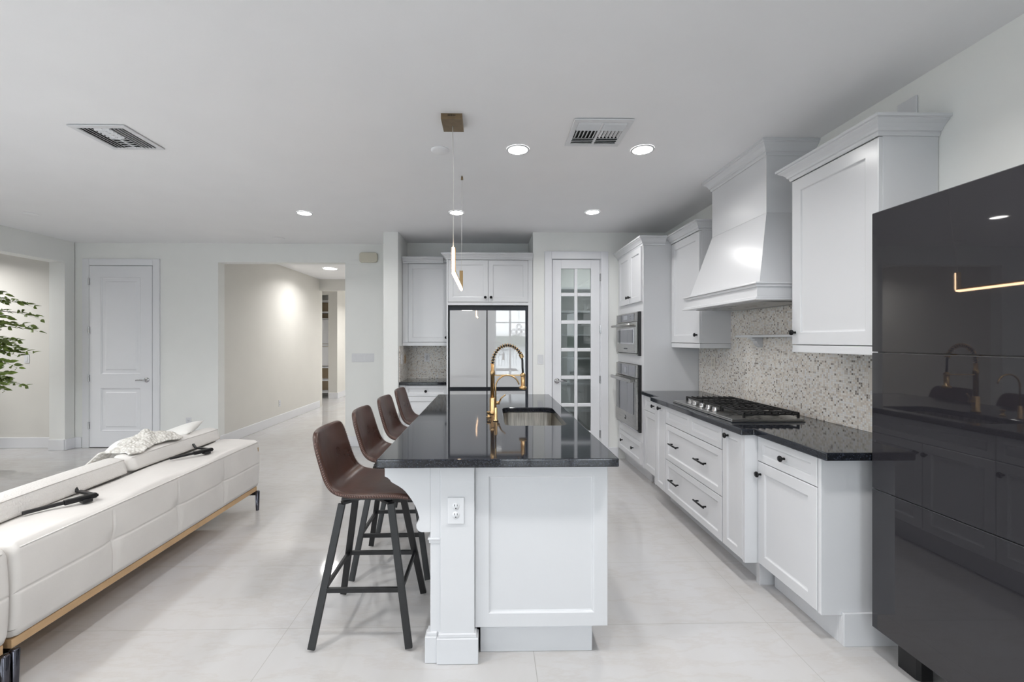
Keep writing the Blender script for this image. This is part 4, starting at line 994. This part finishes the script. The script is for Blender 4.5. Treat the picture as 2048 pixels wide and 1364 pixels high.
def vent(x0, x1, y0, y1, label, kind):
    t = thing('ceiling_vent', label, 'air vent', ((x0+x1)/2, (y0+y1)/2, H))
    zc = H-0.001
    link('backing', boxm(x0+0.02, x1-0.02, y0+0.02, y1-0.02, zc-0.002, zc), 'dark', t)
    f = MB(); w = 0.032
    f.box(x0, x1, y0, y0+w, zc-0.010, zc-0.002).box(x0, x1, y1-w, y1, zc-0.010, zc-0.002).box(x0, x0+w, y0+w, y1-w, zc-0.010, zc-0.002).box(x1-w, x1, y0+w, y1-w, zc-0.010, zc-0.002)
    xm = (x0+x1)/2; f.box(xm-0.008, xm+0.008, y0+w, y1-w, zc-0.012, zc-0.002)
    link('frame', f, 'plastic', t, bevel=0.002)
    a0, a1, b0, b1 = x0+w, x1-w, y0+w, y1-w; D = (b1-b0)/3
    def slat_y(xa, xb, y, tilt):   # slat running along x
        return MB().bar((xa, y, zc-0.009), (xb, y, zc-0.009), 0.0025, 0.017, up=(0, math.sin(tilt), math.cos(tilt)))
    def slat_x(x, ya, yb, tilt):
        return MB().bar((x, ya, zc-0.009), (x, yb, zc-0.009), 0.0025, 0.017, up=(math.sin(tilt), 0, math.cos(tilt)))
    if kind == 0:
        for i in range(4):
            for xa, xb in ((a0, xm-0.008), (xm+0.008, a1)):
                link('louvre', slat_y(xa, xb, b0+D*(i+0.5)/4, 0.9), 'plastic', t)
                link('louvre', slat_y(xa, xb, b0+2*D+D*(i+0.5)/4, -0.6), 'plastic', t)
        for i in range(6):
            link('louvre', slat_x(a0+(xm-0.008-a0)*(i+0.5)/6, b0+D, b0+2*D, -0.8), 'plastic', t)
            link('louvre', slat_x(xm+0.008+(a1-xm-0.008)*(i+0.5)/6, b0+D, b0+2*D, 0.8), 'plastic', t)
    else:
        W3 = (a1-a0)/3
        for i in range(4):
            link('louvre', slat_x(a0+W3*(i+0.5)/4, b0, b1, 0.6), 'plastic', t); link('louvre', slat_x(a1-W3*(i+0.5)/4, b0, b1, 0.95), 'plastic', t)
        for i in range(10):
            y = b0+(b1-b0)*(i+0.5)/10
            link('louvre', slat_y(a0+W3, a1-W3, y, 0.9 if i < 5 else -0.6), 'plastic', t)
    return t
vent(0.497, 0.852, 2.512, 2.86, 'square white air vent between the two near ceiling lights', 0)
vent(-2.555, -2.212, 2.64, 2.972, 'square white air vent in the ceiling above the sofa', 1)
def disc(name, x, y, r, label, cat):
    o = link(name, MB().lathe([(0, 0), (r*0.8, 0), (r, 0.008), (r, 0.012), (0, 0.012)], (x, y, H-0.013), Z3, 32), 'ceiling'); return tag(o, label, cat)
disc('ceiling_speaker', -0.343, 2.956, 0.062, 'flat round speaker cover beside the pendant cord', 'speaker')
disc('smoke_detector', -2.70, 5.55, 0.07, 'small round cover on the ceiling before the hallway', 'smoke detector')
disc('smoke_detector', -4.73, 4.52, 0.06, 'small round cover on the ceiling at far left', 'smoke detector')

# ------------------------------------------------------------------ switches, outlets, chime
switch((-1.72, YA, 1.20), X3, NY, 6, 'six-gang white switch plate right of the hallway opening')
switch((0.610, YP, 1.205), X3, NY, 1, 'white light switch between the refrigerator and pantry door')
switch((-6.18, 5.86, 1.19), X3, NY, 1, 'white light switch behind the plant in the side room')
outlet('outlet', (-0.845, 5.790, 1.205), X3, NY, 'white outlet on the back of the nook backsplash')
switch((-1.0975, 5.36, 1.20), NY, X3, 1, 'white switch on the side of the nook backsplash, nearer the column')
switch((-1.0975, 5.58, 1.195), NY, X3, 1, 'brass-toned switch on the side of the nook backsplash', 'gold')
outlet('outlet', (XW-0.010, 4.04, 1.225), NY, NX, 'white outlet in the mosaic behind the counter left of the cooktop', mt='stone_plate')
outlet('outlet', (XW-0.010, 2.325, 1.22), NY, NX, 'white outlet in the mosaic beside the tall black cabinet', mt='stone_plate')
outlet('outlet', (-4.05, YA, 0.34), X3, NY, 'white outlet low on the wall above the sofa pillows')
outlet('outlet', (-3.66, 7.55, 0.34), Y3, X3, 'white outlet low on the hallway wall')
o = link('door_chime', MB().prism([(x, z) for x, z in rrect(-1.76, -1.52, 2.485, 2.62, 0.035)], 'y', YA-0.045, YA-0.001), 'beige', bevel=0.008, seg=3)
tag(o, 'beige door chime box on the wall beside the column', 'door chime')

# ------------------------------------------------------------------ plant and stand in the side room
def ficus(x, y, label):
    t = thing('potted_tree', label, 'plant', (x, y, 0))
    link('pot', MB().lathe([(0, 0), (0.13, 0), (0.17, 0.30), (0.175, 0.32), (0.155, 0.32), (0.15, 0.28), (0, 0.28)], (x, y, 0.001), Z3, 24), 'pot', t)
    rnd = random.Random(5); br = MB(); lv = MB()
    br.tube([(x, y, 0.28), (x+0.02, y, 0.7), (x-0.01, y+0.02, 1.1), (x+0.01, y, 1.6), (x, y, 2.0)], [0.02, 0.018, 0.016, 0.012, 0.006], 8)
    for k in range(60):
        h = 0.92+1.08*rnd.random(); a = rnd.uniform(0, 2*PI)
        if k < 38: a = rnd.uniform(-1.0, 0.8)
        Lb = (0.50 if h < 1.9 else 0.40)*rnd.uniform(0.45, 1.08); s0 = Vector((x, y, h-0.05))
        if 1.42 < h < 1.50 or h < 1.0: Lb *= 0.8
        d = Vector((math.cos(a), math.sin(a), rnd.uniform(0.1, 0.45))).normalized()
        pts = [s0+d*(Lb*i/8)+Vector((0, 0, -0.16*Lb*(i/8)**2*2.2)) for i in range(9)]
        br.tube(pts, [0.004-0.0004*i for i in range(9)], 5)
        for i in range(2, 9):
            for sd in (-1, 1):
                if rnd.random() < 0.12: continue
                p = pts[i]; ld = (d*0.6+Vector((-d.y, d.x, 0))*sd*rnd.uniform(0.5, 1.0)+Vector((0, 0, rnd.uniform(-0.45, 0.25)))).normalized()
                ll = rnd.uniform(0.055, 0.085); wd_ = ll*0.27; up = Vector((rnd.uniform(-.4, .4), -1.0, rnd.uniform(0.1, 0.8))).normalized(); sdv = ld.cross(up).normalized(); nn = sdv.cross(ld)
                q = p+ld*0.012
                L5 = [(0, 0), (0.2, 0.75), (0.42, 1.0), (0.7, 0.7), (1.0, 0.0)]
                vs = []
                for f, w_ in L5:
                    c_ = q+ld*ll*f-Vector((0, 0, 1))*(0.012*f*f)
                    vs += [c_+sdv*wd_*w_+nn*0.004*w_, c_-nn*0.002, c_-sdv*wd_*w_+nn*0.004*w_]
                lv.add(vs, [(3*j+m_, 3*j+m_+1, 3*j+m_+4, 3*j+m_+3) for j in range(4) for m_ in (0, 1)], True)
    link('trunk', br, 'bark', t); link('foliage', lv, 'leaf', t)
ficus(-5.50, 4.70, 'leafy green indoor tree reaching in from the left edge')
c = thing('side_table', 'thin black metal side table at the far left behind the plant', 'table', (-6.75, 5.55, 0))
link('table_top', boxm(-7.1, -6.47, 5.42, 5.72, 0.335, 0.350), 'blackm', c)
for x in (-7.07, -6.52):
    for y in (5.46, 5.69):
        link('leg', MB().bar((x, y, 0.335), (x-0.01, y, 0.001), 0.014, 0.014, up=X3), 'blackm', c)
link('lower_shelf', MB().box(-7.08, -6.50, 5.44, 5.70, 0.165, 0.178), 'blackm', c)
link('floor_bar', MB().bar((-6.53, 5.46, 0.012), (-6.53, 5.69, 0.012), 0.012, 0.012), 'blackm', c)

# ------------------------------------------------------------------ behind the camera (seen in reflections)
mb = MB()
def cur(u, v): return (-0.62+0.80*u, -3.08+0.035*math.sin(u*46), 0.02+2.63*v)
mb.grid(cur, 140, 4)
o = link('curtain', mb, 'sheer'); tag(o, 'long sheer white curtain beside the rear window, mirrored in the refrigerator', 'curtain')
c = thing('chandelier', 'chandelier of overlapping pale rings mirrored in the right refrigerator door', 'chandelier', (0.78, -1.2, H))
link('wire', MB().tube([(0.78, -1.2, H-0.001), (0.78, -1.2, 1.85)], 0.003, 6), 'cord', c)
for dx, dz in ((0, 0), (0.13, 0), (-0.13, 0), (0, 0.13), (0, -0.13)):
    for r in (0.075, 0.045):
        link('ring', MB().tube([(0.78+dx+r*math.cos(a), -1.2, 1.66+dz+r*math.sin(a)) for a in [2*PI*i/28 for i in range(28)]], 0.008, 6, closed=True), 'trim', c)
o = link('terrace', MB().box(-9, 9, -9.0, -3.41, -0.12, -0.02).box(-11, LX-0.21, -3.41, 2.4, -0.12, -0.02), 'deck'); tag(o, 'pale concrete terrace outside the rear windows', 'terrace', kind='structure')
c = thing('terrace_railing', 'grey metal railing at the far side of the terrace', 'railing', (0, -8.0, 0))
link('top_rail', boxm(-8, 8, -8.03, -7.97, 1.0, 1.05), 'rail', c)
bl = MB()
for i in range(129): bl.box(-8+i*0.125-0.009, -8+i*0.125+0.009, -8.009, -7.991, 0.0, 1.0)
o = link('balusters', bl, 'rail', c); o['kind'] = 'stuff'
mb = MB()
def hill(u, v): x = -70+140*u; return (x*3, -220-8*v, -1.6+v*(4.6+0.8*math.sin(x*0.5)+0.5*math.sin(x*1.3+1)+0.25*math.sin(x*3.1)))
mb.grid(hill, 160, 5)
o = link('tree_line', mb, 'tree_far', solid=0.5); tag(o, 'distant line of trees beyond the terrace', 'trees', kind='stuff')
o = link('sky_reflector', boxm(-260, 260, -260, -9.05, -1.8, -1.6), 'sky_reflector'); tag(o, 'added glossy sheet mirroring the sky beyond the terrace railing', 'reflector', kind='structure')  # added reflector: bounces sky so the ground past the railing looks bright
